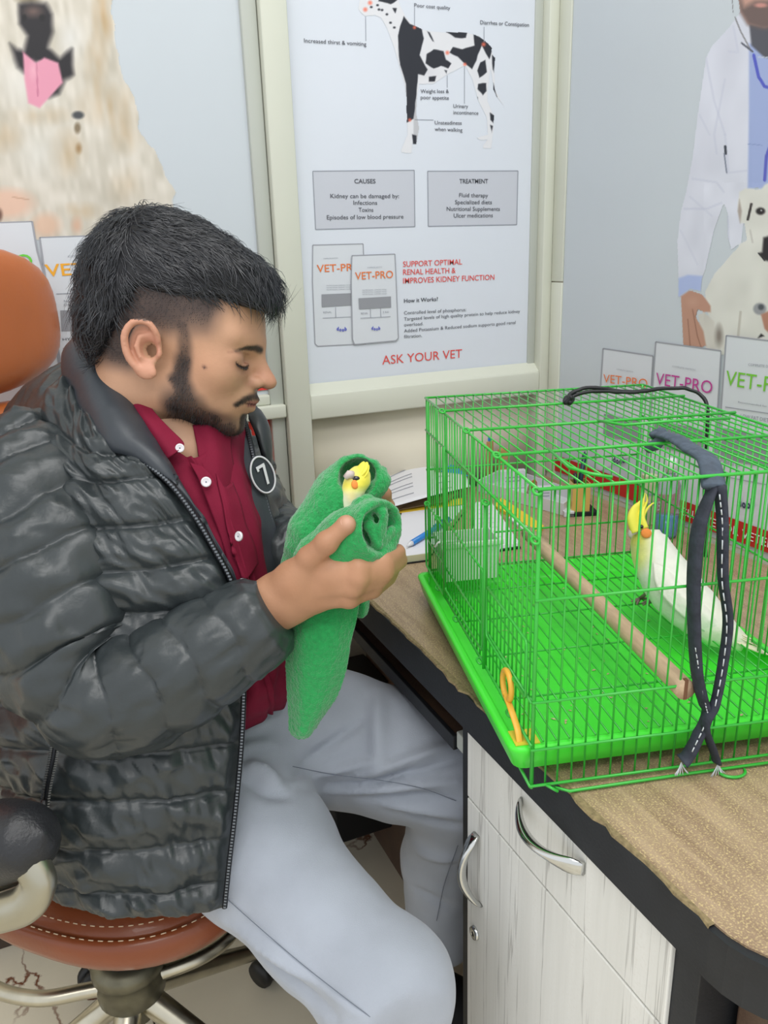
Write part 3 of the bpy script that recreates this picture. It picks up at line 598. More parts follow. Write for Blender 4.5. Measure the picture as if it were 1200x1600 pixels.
# feeder doors on the side: two slide-up doors with doubled frames
for y0, y1, z0, z1 in ((.008, .126, .086, .139), (.305, .408, .050, .138), (.14, .30, .062, .150)):
    dz = ob('feeder_door', *tube([(-.004, y0, z0), (-.004, y1, z0), (-.004, y1, z1), (-.004, y0, z1)], .0001, 4, True), 'wire', cg, local=True)
    path('door_frame', [(-.0045, y0+.003, z0), (-.0045, (y0+y1)/2, z0-.001), (-.0045, y1-.003, z0), (-.0045, y1, z0+.003), (-.0045, y1, z1-.003), (-.0045, y1-.003, z1), (-.0045, y0+.003, z1), (-.0045, y0, z1-.003), (-.0045, y0, z0+.003)], .0013, parent=dz, closed=True)
for y, z0, z1 in ((.134, .046, .221), (.305, .05, .234), (.30, .05, .236)): rod('door_guide', (-.0045, y, z0), (-.0045, y, z1), .0017, 8)
# hooked ends of the wire
for c, s in (((-.004, -.004, CH), 1), ((CW, -.004, CH), 1), ((-.004, .10, CH+.003), 1), ((-.004, .205, CH+.003), 1), ((-.004, .31, CH+.003), 1), ((-.004, -.003, .232), 1), ((-.004, .134, .221), 1), ((-.004, .40, .138), 1), ((-.004, .34, .138), 1), ((-.004, .05, .046), 1), ((-.004, .15, .046), 1), ((-.004, .25, .046), 1), ((-.004, .34, .046), 1)):
    th = np.linspace(0, 2*math.pi, 12, endpoint=False); P = [(c[0]+.003*math.cos(a), c[1]+.004*math.sin(a), c[2]+.0015*math.sin(a)) for a in th]; path('hook_loop', P, .0012, closed=True)
path('base_runner', [(.012, -.004, .006), (.02, -.010, .003), (.02, .0, -.0), (.03, -.012, .003), (CW*.5, -.010, .003), (CW-.03, -.010, .003)], .0014)
P = [(.18+.012*math.cos(a), -.013+.009*math.sin(a)*1.0, .002) for a in np.linspace(math.pi, 2*math.pi, 12)]; path('latch_loop', P, .0014)
# top door (lifted slightly) and its frame
path('roof_door', [(.045, .105, CH+.004), (.035, .03, CH+.007), (.045, .012, CH+.006), (.06, .004, CH+.004)], .0014)
path('roof_door', [(.135, .205, CH+.004), (.145, .165, CH+.007), (.20, .160, CH+.009), (.255, .163, CH+.007)], .0015)
for x, y in ((-.001, CD), (.03, CD*.9)): path('foot_hook', [(x-.004, y-.02, .04), (x-.004, y-.02, .004), (x+.008, y-.02, .003)], .0008)
# tray
def traymesh():
    x0, x1, y0, y1 = -.018, CW+.018, .003, CD+.002; rings = []
    def rr_(dx, z, r):
        p = []; X0, X1, Y0, Y1 = x0+dx, x1-dx, y0+dx, y1-dx
        for cx, cy, a0 in ((X1-r, Y0+r, -90), (X1-r, Y1-r, 0), (X0+r, Y1-r, 90), (X0+r, Y0+r, 180)):
            for k in range(5): a = math.radians(a0+k*22.5); p.append((cx+r*math.cos(a), cy+r*math.sin(a), z))
        return p
    prof = [(.012, .0135, .008), (.006, .016, .01), (.001, .034, .012), (.0, .0375, .012), (.001, .0395, .012), (.006, .0402, .010), (.0085, .039, .009), (.011, .024, .008), (.014, .0205, .007), (.024, .0195, .006)]
    v = []
    for d, z, r in prof: v += rr_(d, z, r)
    f = ringfaces(len(prof), 20); return v, f
ob('tray', *traymesh(), 'tray', cg, local=True)
# perch
pv, pf = tube([(.134, -.004, .0835), (.1338, .06, .0838), (.1345, .2, .084), (.134, .33, .084), (.134, CD-.003, .084)], [.0092, .0090, .0088, .0090, .0090], 16)
pt = tag(ob('perch', pv, pf, mat('perch_wood', (200, 172, 140), .6, noise=.2, nscale=40, bump=.2, bscale=90, stretch=(6, 1, 6)), cg, local=True), None)
ob('notch', *box(.1325, .1355, -.0046, -.0005, .0745, .0935), mat('notch_shadow_wood', (120, 84, 60), .8), pt, smooth=False, local=True)
# ---- things in and on the cage
M['milky'] = mat('milky_plastic', (206, 216, 206), .35, trans=.25, rough_=0) if False else mat('milky_plastic', (208, 218, 208), .35)
fc = thing('feeder_cup', 'milky white plastic feeder cup hooked inside the far corner of the cage', 'cup', (.34, .492, .75), cg_rot)
def cup():
    bm = bmesh.new(); x0, x1, y0, y1, z0, z1 = .004, .080, .352, .402, .046, .098
    v = []
    for z, t in ((z0, .004), (z1, 0), (z1, .0025), (z0+.003, .006)):
        v += [(x0+t, y0+t, z), (x1-t, y0+t, z), (x1-t, y1-t, z), (x0+t, y1-t, z)]
    bm.free(); return v, ringfaces(4, 4)
ob('cup', *cup(), 'milky', fc, local=True, smooth=False)
ob('rim', *box(.001, .083, .349, .3525, .093, .100, .001), 'milky', fc, local=True)
ob('hook', *tube([(.02, .3495, .096), (.02, .347, .104), (-.002, .347, .104), (-.006, .347, .098)], .0015, 6), 'milky', fc, local=True)
# husks on the tray
hv = MB()
for i in range(70):
    x, y = rng.uniform(.01, CW-.01), rng.uniform(.01, CD-.05)
    if rng.random() < .6: x, y = .10+rng.normal()*.05, .12+rng.normal()*.08
    x = min(max(x, .012), CW-.02); y = min(max(y, .03), CD-.03); a = rng.uniform(0, 6.28); s = rng.uniform(.0012, .0032)
    v = np.array([(-s, 0, 0), (0, -s*.5, .0003), (s, 0, 0), (0, s*.5, .0003), (0, 0, .0012)]); c_, n_ = math.cos(a), math.sin(a)
    v = v @ np.array([[c_, n_, 0], [-n_, c_, 0], [0, 0, 1]])+np.array([x, y, .0202]); hv.add(v, [(0, 1, 4), (1, 2, 4), (2, 3, 4), (3, 0, 4), (0, 3, 2, 1)])
Wc = np.array(ORG['bird_cage']); hv.v = [v @ Wc[:3, :3].T+Wc[:3, 3] for v in hv.v]
tag(hv.build('seed_husks', mat('seed_husk', (206, 190, 150), .8, noise=.4, nscale=400), smooth=False), 'scattered pale seed husks and crumbs lying in the green tray', 'seeds', kind='stuff')
# yellow chew ring and tape
M['amber'] = mat('amber_plastic', (232, 176, 62), .35); M['tape'] = mat('yellow_tape', (214, 196, 60), .5)
ct = thing('cage_tie', 'orange-yellow curled plastic tie hanging on the side of the cage near its front corner', 'tie', tuple(cgw(-.006, .05, .06)))
loop = [cgw(-.0065, .052+.0125*math.cos(a), .074+.0135*math.sin(a)) for a in np.linspace(-1.2, 5.4, 26)]
ob('ring', *tube(spline(loop, 40), .0028, 8), 'amber', ct)
ob('tail', *tube(spline([cgw(-.0065, .055, .062), cgw(-.008, .035, .060), cgw(-.007, .02, .05), cgw(-.007, .012, .04)], 20), .003, 8, flat=(1, .35)), 'amber', ct)
tp = ob('tape_patch', *box(.0, .022, .006, .028, .0402, .0412), 'tape', local=False, smooth=False); 
tp.matrix_world = ORG['bird_cage'] @ Matrix.Translation((-.012, .002, 0)); tag(tp, 'patch of yellow tape on the near corner of the green tray', 'tape')
# straps
M['strap_grey'] = mat('grey_fabric_strap', (78, 90, 104), .7, noise=.35, nscale=140, bump=.6, bscale=260)
M['strap_dark'] = mat('charcoal_fabric_strap', (52, 56, 68), .7, noise=.35, nscale=140, bump=.6, bscale=260)
M['stitch'] = mat('white_stitching', (200, 206, 210), .7)
M['strap_black'] = mat('black_cord', (24, 24, 28), .45)
gs = thing('grey_strap', 'knotted grey fabric strap hanging down the near side of the cage', 'strap', tuple(cgw(.14, -.008, .275)))
def strap(name, pts, r, m, parent, k=10, flat=(1.0, .42), n=60, st=False):
    P = spline([cgw(*p) for p in pts], n); v, f = tube(P, r, k, flat=flat); v = v+(vnoise(v, 160)*.0012)[:, None]*np.array([1, 1, .3]); o = ob(name, v, f, m, parent)
    return o, P
r1 = np.interp(np.linspace(0, 1, 60), [0, .06, .15, .5, 1], [.004, .007, .009, .0085, .005])
strap('knot', [(.153, .124, .277), (.158, .118, .281), (.156, .110, .279), (.151, .110, .272), (.147, .115, .268), (.149, .121, .266)], .0052, 'strap_grey', gs, flat=(1, .8))
strap('band', [(.155, .120, .279), (.156, .09, .282), (.151, .05, .281), (.144, .012, .281), (.137, -.011, .266)], np.linspace(.0075, .0095, 60), 'strap_grey', gs)
strap('strand', [(.139, -.008, .268), (.128, -.0105, .235), (.128, -.010, .19), (.133, -.0105, .14), (.140, -.0095, .10), (.148, -.011, .072), (.152, -.011, .060), (.138, -.012, .025), (.132, -.012, .018)], np.interp(np.linspace(0, 1, 60), [0, .15, .45, .8, 1], [.005, .0078, .0072, .0066, .008]), 'strap_dark', gs)
strap('strand', [(.141, -.0125, .268), (.146, -.0135, .235), (.151, -.014, .19), (.160, -.0135, .15), (.160, -.013, .11), (.155, -.016, .075), (.148, -.016, .055), (.160, -.014, .025), (.165, -.0125, .013)], np.interp(np.linspace(0, 1, 60), [0, .3, .7, 1], [.0065, .0058, .0054, .0058]), 'strap_dark', gs)
for pts in ([(.1385, -.017, .262), (.144, -.0168, .235), (.148, -.0175, .19), (.157, -.0168, .15), (.158, -.0165, .11), (.153, -.0195, .075)], [(.1325, -.0148, .13), (.140, -.0142, .10), (.147, -.0152, .074), (.149, -.0158, .060), (.138, -.0165, .03)]):
    P = spline([cgw(*p) for p in pts], 60); mb = MB()
    for i in range(0, 58, 3): mb.add(*tube(P[i:i+3], .0006, 5))
    mb.build('stitching', 'stitch', gs)
for bx, bz in ((.131, .018), (.166, .012)):
    mb = MB()
    for i in range(9):
        a = rng.uniform(-1, 1); mb.add(*tube(spline([cgw(bx, -.013, bz), cgw(bx+.003*a, -.014, bz-.006), cgw(bx+.007*a, -.015, bz-.012+.002*rng.random())], 6), .0004, 4))
    mb.build('frayed_end', 'stitch', gs)
bs = thing('black_cord', 'black cord knotted on the cage roof and running over its far right edge', 'cord', tuple(cgw(.2, .31, .28)))
for dz, dy in ((0, 0), (.004, .004)):
    strap('cord', [(.144, .308, .276), (.150, .318, .280+dz), (.175, .314+dy, .286+dz), (.22, .305+dy, .284), (.26, .300, .287), (.282, .288, .286), (.292, .27, .274), (.291, .26, .24), (.289, .25, .17), (.289, .235, .10)], .0022, 'strap_black', bs, flat=(1, 1), k=8)
strap('knot', [(.142, .300, .277), (.148, .306, .281), (.143, .312, .281), (.139, .305, .277), (.145, .300, .284)], .0028, 'strap_black', bs, flat=(1, 1), n=30)
# ================================================================ OBJECTS ON THE DESK
M['paper'] = mat('white_paper', (226, 226, 230), .6); M['cream_pages'] = mat('cream_page_edges', (206, 204, 168), .7, noise=.2, nscale=60, stretch=(1, 1, 60))
M['yellow'] = mat('yellow_card', (238, 202, 60), .5); M['brownc'] = mat('brown_cover', (120, 98, 66), .6); M['blue_pl'] = mat('blue_plastic', (40, 130, 210), .3, coat=.4)
M['gold'] = mat('polished_gold', (232, 200, 116), .3, .7); M['clear'] = mat('clear_plastic', (225, 235, 240), .1, trans=.85, ior=1.2)
M['teal'] = mat('blue_liquid', (20, 140, 200), .15, coat=.5); M['pack'] = mat('printed_pack_white', (206, 208, 212), .5); M['tan'] = mat('tan_card', (190, 150, 96), .6)
M['pencap'] = mat('dark_teal_plastic', (20, 52, 64), .3)
def quadbook(q, z0, z1, name, m, parent, jag=0):
    """slab from four desk-plane corners"""
    return ob(name, *prism([tuple(p) for p in q], z0, z1), m, parent, smooth=False)
dz_ = lambda px, py, z=.76: tuple(onz(px, py, z)[:2])
reg = thing('open_register', 'open white-paged register with cream page edges lying behind the towel and cage', 'book', tuple(onz(650, 820, .75)))
LQ = [dz_(600, 877), dz_(668, 868), dz_(728, 790), dz_(628, 800)]
quadbook(LQ, .7505, .752, 'cover', 'blackm', reg); 
qs = np.array(LQ); cc = qs.mean(0); LQ2 = cc+(qs-cc)*.97
quadbook(LQ2, .752, .762, 'page_block', 'cream_pages', reg)
quadbook(cc+(qs-cc)*.965, .762, .7626, 'page', 'paper', reg)
RQ = [dz_(764, 852), dz_(815, 846), dz_(775, 795), dz_(735, 778), dz_(728, 790)]
sr = thing('clipboard_papers', 'stack of white forms on a black board seen through the cage side', 'papers', tuple(onz(780, 830, .75)))
RB = [dz_(735, 860), dz_(814, 848), dz_(768, 782), dz_(742, 779)]
quadbook(RB, .7505, .753, 'board', 'blackm', sr); q2 = np.array(RB); c2 = q2.mean(0)
for i in range(3): quadbook(c2+(q2-c2)*(.96-.012*i)+[.001*i, 0], .753+.0012*i, .7541+.0012*i, 'page', 'paper', sr)
for i in range(9):
    a = c2+(q2[0]-c2)*.8; t_ = (i+1)/10; p0 = q2[0]*(1-t_)+q2[3]*t_; p1 = q2[1]*(1-t_)+q2[2]*t_; p0, p1 = p0*.88+p1*.12, p0*.3+p1*.7
    v = [(*p0, .7569), (*p1, .7569), (*(p1+[0, .0008]), .7569), (*(p0+[0, .0008]), .7569)]; ob('printed_line', v, [(0, 1, 2, 3)], 'ink_grey', sr, smooth=False)
def sheetobj(name, corners, label, cat, m='paper', curl=.01, group=None, lines=0):
    """thin sheet over four 3-d corners with a slight curl"""
    A, B, D, E_ = [np.array(c) for c in corners]; n = 14; G = np.zeros((n, n, 3))
    for i in range(n):
        for j in range(n):
            s, t = i/(n-1), j/(n-1); G[i, j] = (A*(1-s)+B*s)*(1-t)+(E_*(1-s)+D*s)*t; G[i, j, 2] += curl*math.sin(math.pi*s)*math.sin(math.pi*t*.5)
    o = thing(name, label, cat, tuple(np.mean(corners, 0))); ob('sheet', *solid(G, .0006), m, o)
    for k in range(lines):
        t = .2+.6*k/max(1, lines-1); P = [G[int(s*(n-1)), int(t*(n-1))]+[0, 0, .0012] for s in (.15, .3, .45, .6)]; ob('printed_line', *tube(P, .0006, 4), 'ink_grey', o)
    return o
P_ = lambda px, py, z: onz(px, py, z)
sheetobj('loose_paper', [P_(598, 796, .775), P_(690, 770, .795), P_(672, 714, .792), P_(603, 738, .785)], 'curling printed white sheet leaning beyond the open register', 'paper', curl=.006, lines=6)
sheetobj('file_cover', [P_(618, 798, .766), P_(700, 783, .772), P_(735, 752, .77), P_(670, 770, .77)], 'brown file cover edge beneath the curling white sheet', 'file', m='brownc', curl=.002)
sheetobj('yellow_file', [P_(620, 802, .763), P_(722, 788, .763), P_(722, 778, .765), P_(625, 794, .765)], 'yellow card file strip between the register and the brown cover', 'file', m='yellow', curl=.001)
sheetobj('blue_folder', [P_(672, 734, .78), P_(732, 744, .78), P_(712, 728, .79), P_(668, 718, .79)], 'blue plastic folder corner behind the cage side near the beige wall', 'folder', m='blue_pl', curl=.003)
sheetobj('white_form', [P_(672, 775, .778), P_(735, 760, .778), P_(728, 742, .782), P_(672, 738, .786)], 'white form lying under the blue folder behind the cage', 'paper', curl=.002, lines=3)
def pen(name, a, b, r, m, label, tipm='paper'):
    o = thing(name, label, 'pen', tuple((np.array(a)+np.array(b))/2)); a = np.array(a); b = np.array(b); d = b-a
    ob('barrel', *tube([a+d*.1, a+d*.5, b], r, 12), m, o); ob('tip', *tube([a, a+d*.05, a+d*.1], [r*.2, r*.6, r*.95], 12), tipm, o)
    n_ = np.array([0, 0, 1.]); ob('clip', *tube([a+d*.62+n_*r*1.3, a+d*.8+n_*r*1.6, a+d*.98+n_*r*1.2], r*.3, 6), m, o); return o
pen('ballpoint_pen', onz(636, 853, .768), onz(702, 812, .770), .0045, 'blue_pl', 'bright blue pen lying on the open register page')
# yellow-edged notebook with small bottle-blue things
yb = thing('yellow_notebook', 'yellow-bordered pad lying behind the cage front post', 'notepad', tuple(onz(815, 818, .75)))
YQ = [dz_(772, 790, .755), dz_(842, 832, .755), dz_(850, 822, .755), dz_(784, 778, .755)]
quadbook(YQ, .7505, .756, 'pad', 'yellow', yb); q3 = np.array([dz_(795, 808, .755), dz_(830, 836, .755), dz_(842, 832, .755), dz_(800, 800, .755)]); quadbook(q3, .7505, .754, 'tag', 'paper', yb)
# tray with medicine packs
mt = thing('medicine_box', 'low white open carton with packs standing by the corner of the two walls', 'box', tuple(onz(800, 775, .75)))
MQ = np.array([dz_(745, 768, .75), dz_(880, 806, .75), dz_(905, 786, .75), dz_(790, 745, .75)])
cM = MQ.mean(0)
vM = np.array([(*p, .7505) for p in MQ]+[(*p, .772) for p in MQ]+[(*(cM+(p-cM)*.96), .772) for p in MQ]+[(*(cM+(p-cM)*.96), .752) for p in MQ])
ob('carton', vM, ringfaces(4, 4), 'pack', mt, smooth=False)
def pack(name, px, py, w, d_, h, rz, m, label, cat='pack', z=.7525, top=None, parts=()):
    p = onz(px, py, z); o = thing(name, label, cat, tuple(p), rz)
    ob('carton', *box(-w/2, w/2, -d_/2, d_/2, 0, h, .001), m, o, local=True, smooth=False)
    if top: ob('cap', *box(-w/3, w/3, -d_/3, d_/3, h, h+.008, .001), top, o, local=True, smooth=False)
    for i in range(2): ob('printed_line', *box(-w*.3, w*.3, -d_/2-.0006, -d_/2, h*(.4+.2*i), h*(.45+.2*i)), 'ink_grey', o, local=True, smooth=False)
    return o
pack('wooden_spatula_pack', 764, 745, .018, .012, .075, .4, 'tan', 'tan packet with blue cap standing leftmost in the low carton', top='blue_pl')
pack('wooden_spatula_pack', 785, 748, .018, .012, .062, .2, 'tan', 'tan packet standing second from the left in the low carton')
pack('medicine_pack', 800, 762, .05, .012, .036, -.3, 'pack', 'white printed medicine pack lying in front in the low carton')
pack('medicine_pack', 845, 783, .045, .014, .028, -.35, 'pack', 'white printed medicine pack nearest the gold pen holder')
bb_ = thing('blue_cap_bottle', 'small clear bottle with round blue cap in the low carton', 'bottle', tuple(onz(757, 735, .76)))
ob('cap', *lathe([(.001, .062), (.010, .060), (.014, .052), (.014, .040), (.011, .036), (.001, .036)], 20, tuple(onz(757, 735, .753))), 'blue_pl', bb_)
ob('bottle', *lathe([(.001, 0), (.012, .001), (.013, .02), (.009, .032), (.008, .037), (.001, .037)], 20, tuple(onz(757, 735, .753))), 'clear', bb_)
tg = thing('orange_tube', 'slim orange-brown tube leaning in the low carton before the wall corner', 'tube', tuple(onz(830, 765, .753)))
ob('tube', *tube([onz(829, 770, .754), onz(832, 762, .78), onz(834, 754, .800), onz(835, 750, .812)], [.008, .009, .006, .002], 12, flat=(1, .6)), mat('orange_tube', (198, 130, 84), .4), tg)
# gold pen holder
ph = onz(903, 800, .752); po = thing('pen_holder', 'square polished gold pen holder on a black base beside the right wall', 'pen holder', (ph[0], ph[1], .7503), -.35)
ob('base', *box(-.026, .030, -.020, .026, 0, .007, .001), 'blackm', po, local=True, smooth=False)
ob('plinth', *box(-.030, -.012, -.020, .020, .0, .010, .001), 'pack', po, local=True, smooth=False)
vh = []
for z, s in ((.007, .0155), (.058, .0155), (.058, .0138), (.012, .0138)): vh += [(-s, -s, z), (s, -s, z), (s, s, z), (-s, s, z)]
ob('cup', vh, ringfaces(4, 4), 'gold', po, local=True, smooth=False)
bx0 = Vector((ph[0], ph[1], .7503))
pen('marker_pen', bx0+Vector((-.004, 0, .014)), bx0+Vector((.012, .004, .105)), .0042, 'pencap', 'dark teal marker standing upright in the gold pen holder')
pen('marker_pen', bx0+Vector((.004, .004, .014)), bx0+Vector((-.004, .008, .070)), .0035, 'black', 'short black pen standing low inside the gold pen holder')
# sanitiser bottle
sb = onz(1040, 836, .752); so = thing('sanitiser_bottle', 'clear pump bottle half full of blue liquid by the right wall', 'bottle', (sb[0], sb[1], .7503))
so_c = (sb[0], sb[1], .7505)
ob('liquid', *lathe([(.0005, .0015), (.014, .0015), (.0155, .006), (.0155, .036), (.0005, .036)], 24, so_c), 'teal', so)
ob('bottle', *lathe([(.0005, 0), (.0155, 0), (.017, .004), (.017, .085), (.012, .098), (.007, .102), (.007, .108), (.0005, .108)], 24, so_c), 'clear', so)
ob('pump', *tube([np.array(so_c)+[0, 0, .106], np.array(so_c)+[0, 0, .125], np.array(so_c)+[0, 0, .128]], [.008, .008, .006], 12), 'paper', so)
# pale tall pack behind the caged bird
pack('cream_bottle_pack', 1010, 818, .022, .016, .085, -.3, 'cream_pages', 'cream upright pack standing between pen holder and blue bottle by the wall', z=.7503)
# keys, green glass edge at the left
ky = thing('key_remote', 'small white and grey key remote at the foot of the wall', 'remote', tuple(onz(482, 797, .76)))
ob('shell', *lathe([(.0005, 0), (.009, .0005), (.012, .004), (.011, .009), (.0005, .011)], 20, tuple(onz(484, 799, .7565))), 'pack', ky); ob('button', *lathe([(.0005, .011), (.004, .0115), (.005, .013), (.0005, .0135)], 12, tuple(onz(482, 798, .7555))), mat('grey_button', (120, 130, 150), .4), ky)
ob('shell', *box(*(lambda p: (p[0]-.004, p[0]+.03, p[1]-.007, p[1]+.007, .7565, .765, .003))(onz(484, 799, .76))), 'pack', ky)
gg = ob('glass_sheet', *prism([tuple(onz(452, 806, .753)[:2]), tuple(onz(520, 800, .753)[:2]), tuple(onz(520, 790, .753)[:2]), tuple(onz(455, 792, .753)[:2])], .7504, .7562), mat('green_glass_edge', (110, 160, 130), .15, coat=.5), smooth=False)
tag(gg, 'thin green-edged glass sheet under the white key remote', 'glass')
# ================================================================ CHAIR
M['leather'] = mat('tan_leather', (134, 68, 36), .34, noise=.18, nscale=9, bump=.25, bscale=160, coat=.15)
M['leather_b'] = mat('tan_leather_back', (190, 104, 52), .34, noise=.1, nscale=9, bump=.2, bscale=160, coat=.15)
M['bleather'] = mat('black_leather', (40, 41, 44), .36, noise=.2, nscale=30, bump=.6, bscale=330)
M['silver'] = mat('champagne_silver', (176, 172, 156), .3, .95, noise=.08, nscale=10)
M['thread'] = mat('cream_thread', (216, 190, 160), .7)
ch = thing('swivel_chair', 'tan leather swivel chair with chrome ring base and black armrest under the man', 'chair', (.0, .95, 0))
sc = np.array([.045, .985]); zr = -.78
def superr(a, r, e=2.6): c, s = abs(math.cos(a)), abs(math.sin(a)); return r/((c**e+s**e)**(1/e))
def cushion(c, r, prof, rot, n=64, e=2.6):
    v = []
    for f_, z in prof:
        for k in range(n):
            a = 2*math.pi*k/n; q = superr(a, r, e)*f_; v.append((c[0]+q*math.cos(a+rot), c[1]+q*math.sin(a+rot), z))
    return np.array(v), ringfaces(len(prof), n)
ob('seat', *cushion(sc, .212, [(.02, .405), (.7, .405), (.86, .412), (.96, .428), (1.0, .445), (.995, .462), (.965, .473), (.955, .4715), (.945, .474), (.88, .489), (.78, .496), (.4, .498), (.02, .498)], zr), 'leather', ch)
for ro, zz in ((.972, .4735), (.925, .4835)):
    P = []
    for k in range(240):
        a = 2*math.pi*k/240; q = superr(a, .212)*ro; P.append((sc[0]+q*math.cos(a+zr), sc[1]+q*math.sin(a+zr), zz+.0005))
    mb = MB()
    for k in range(0, 238, 2): mb.add(*tube([P[k], P[k+1]], .0008, 4))
    mb.build('stitching', 'thread', ch)
ob('seat_plate', *cushion(sc, .16, [(.02, .392), (1, .392), (1, .405), (.02, .405)], zr), 'blackm', ch)
hc = (-.005, .945)
ob('column', *lathe([(.001, .26), (.034, .26), (.034, .395), (.001, .395)], 28, (*hc, 0)), 'black', ch)
M['bronze'] = mat('worn_hub_metal', (120, 116, 98), .4, .8, noise=.4, nscale=30)
ob('hub', *lathe([(.001, .175), (.022, .176), (.030, .185), (.032, .21), (.046, .225), (.048, .25), (.044, .262), (.050, .268), (.049, .284), (.036, .292), (.001, .292)], 32, (*hc, 0)), 'bronze', ch)
ringp = spline([(-.19, 1.02, .247), (-.13, .962, .25), (-.066, .944, .25), (.024, .930, .25), (.10, .933, .25), (.150, .965, .25), (.19, 1.06, .25), (.17, 1.2, .25), (.06, 1.29, .25), (-.08, 1.28, .25), (-.18, 1.2, .25), (-.21, 1.1, .25)], 96, True)
ob('foot_ring', *tube(ringp, .0105, 14, True), 'chrome_dull', ch)
for i in range(5):
    a = math.radians(-112+72*i); p0 = np.array([hc[0]+.02*math.cos(a), hc[1]+.02*math.sin(a), .215]); p1 = np.array([hc[0]+.25*math.cos(a), hc[1]+.25*math.sin(a), .07])
    lg = ob('leg', *tube(spline([p0, p0*.6+p1*.4+[0, 0, .0], p1], 14), np.linspace(.019, .013, 14), 16), 'chrome_dull', ch)
    for s in (-1, 1):
        w_, f_ = lathe([(.001, -.007), (.022, -.007), (.024, 0), (.022, .007), (.001, .007)], 20); w_ = np.stack([w_[:, 0], w_[:, 2]+s*.009, w_[:, 1]], 1)
        ob('castor_wheel', xf(w_, (p1[0], p1[1], .0245), a+1.57), f_, 'black', lg)
    ob('castor_stem', *tube([p1+[0, 0, .0], p1*[1, 1, 0]+[0, 0, .03]], .005, 8), 'chrome_dull', lg)
# backrest: two padded cushions in a plane facing the way the chair faces
Lx = np.array([.68, .733, 0]); Fx = np.array([.733, -.68, 0]); bc = np.array([-.112, 1.135, 0])
def backpad(z0, z1, hw, th, top_r, lean=.03):
    n, m = 26, 40; zc, hz = (z0+z1)/2, (z1-z0)/2; v = []
    for i in range(n):
        f_ = i/(n-1); ph_ = math.pi*f_
        for k in range(m):
            a = 2*math.pi*k/m; q = superr(a, 1, 4.5 if not top_r else 3.2)*math.sin(ph_)**.33
            y = q*math.cos(a)*hw; z = q*math.sin(a)*hz; d = -math.cos(ph_)*th; z_ = zc+z
            v.append(bc+Lx*y+Fx*(d-lean*(z_-.7))+np.array([0, 0, z_]))
    return v, ringfaces(n, m)
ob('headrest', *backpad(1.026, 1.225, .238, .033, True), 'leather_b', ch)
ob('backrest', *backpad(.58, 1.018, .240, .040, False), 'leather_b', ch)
ob('back_bracket', *tube(spline([bc*[1, 1, 0]+Fx*-.03+[0, 0, .62], bc*[1, 1, 0]+Fx*-.02+[0, 0, .45], np.array([*sc, .40])], 16), .02, 10, flat=(1.3, .4)), 'chrome_dull', ch)
# armrest on the camera side, tip forward
A_ = [at(71, 1304, .735), at(58, 1308, .742), at(30, 1312, .755), at(-30, 1315, .79), at(-130, 1300, .86), at(-200, 1290, .92)]
P = spline(A_, 30); rad = np.interp(np.linspace(0, 1, 30), [0, .05, .12, .25, .5, .8, 1], [.002, .009, .018, .032, .042, .040, .01])
v, f = tube(P, rad, 20, flat=(.95, .95)); ob('arm_pad', v, f, 'bleather', ch)
S_ = [at(45, 1345, .745), at(60, 1375, .745), at(45, 1408, .75), at(5, 1425, .765), at(-60, 1440, .80), at(-120, 1470, .88)]
ob('arm_bracket', *tube(spline(S_, 30), np.interp(np.linspace(0, 1, 30), [0, .3, 1], [.022, .021, .02]), 16, flat=(.7, .9)), 'silver', ch)
ob('arm_bracket_post', *tube([at(-60, 1440, .80), np.array([-.11, .88, .50]), np.array([-.06, .93, .40])], .014, 10), 'silver', ch)
# ================================================================ implicit surface modelling
def smin(a, b, k): h = np.clip(.5+.5*(b-a)/k, 0, 1); return b*(1-h)+a*h-k*h*(1-h)
def smax(a, b, k): return -smin(-a, -b, k)
def s_ell(P, c, r, Rm=None):
    q = P-np.asarray(c, np.float32)
    if Rm is not None: q = q @ np.asarray(Rm, np.float32)
    r = np.asarray(r, np.float32); k0 = np.sqrt(((q/r)**2).sum(-1)); k1 = np.sqrt(((q/(r*r))**2).sum(-1)); return k0*(k0-1)/(k1+1e-9)
def s_cap(P, a, b, ra, rb=None):
    rb = ra if rb is None else rb; a = np.asarray(a, np.float32); b = np.asarray(b, np.float32); ab = b-a
    h = np.clip(((P-a) @ ab)/(ab @ ab+1e-12), 0, 1); return np.sqrt(((P-a-h[..., None]*ab)**2).sum(-1))-(ra+(rb-ra)*h)
def s_chain(P, pts, rs, k=.004):
    d = None
    for i in range(len(pts)-1):
        e = s_cap(P, pts[i], pts[i+1], rs[i], rs[i+1]); d = e if d is None else (np.minimum(d, e) if k == 0 else smin(d, e, k))
    return d
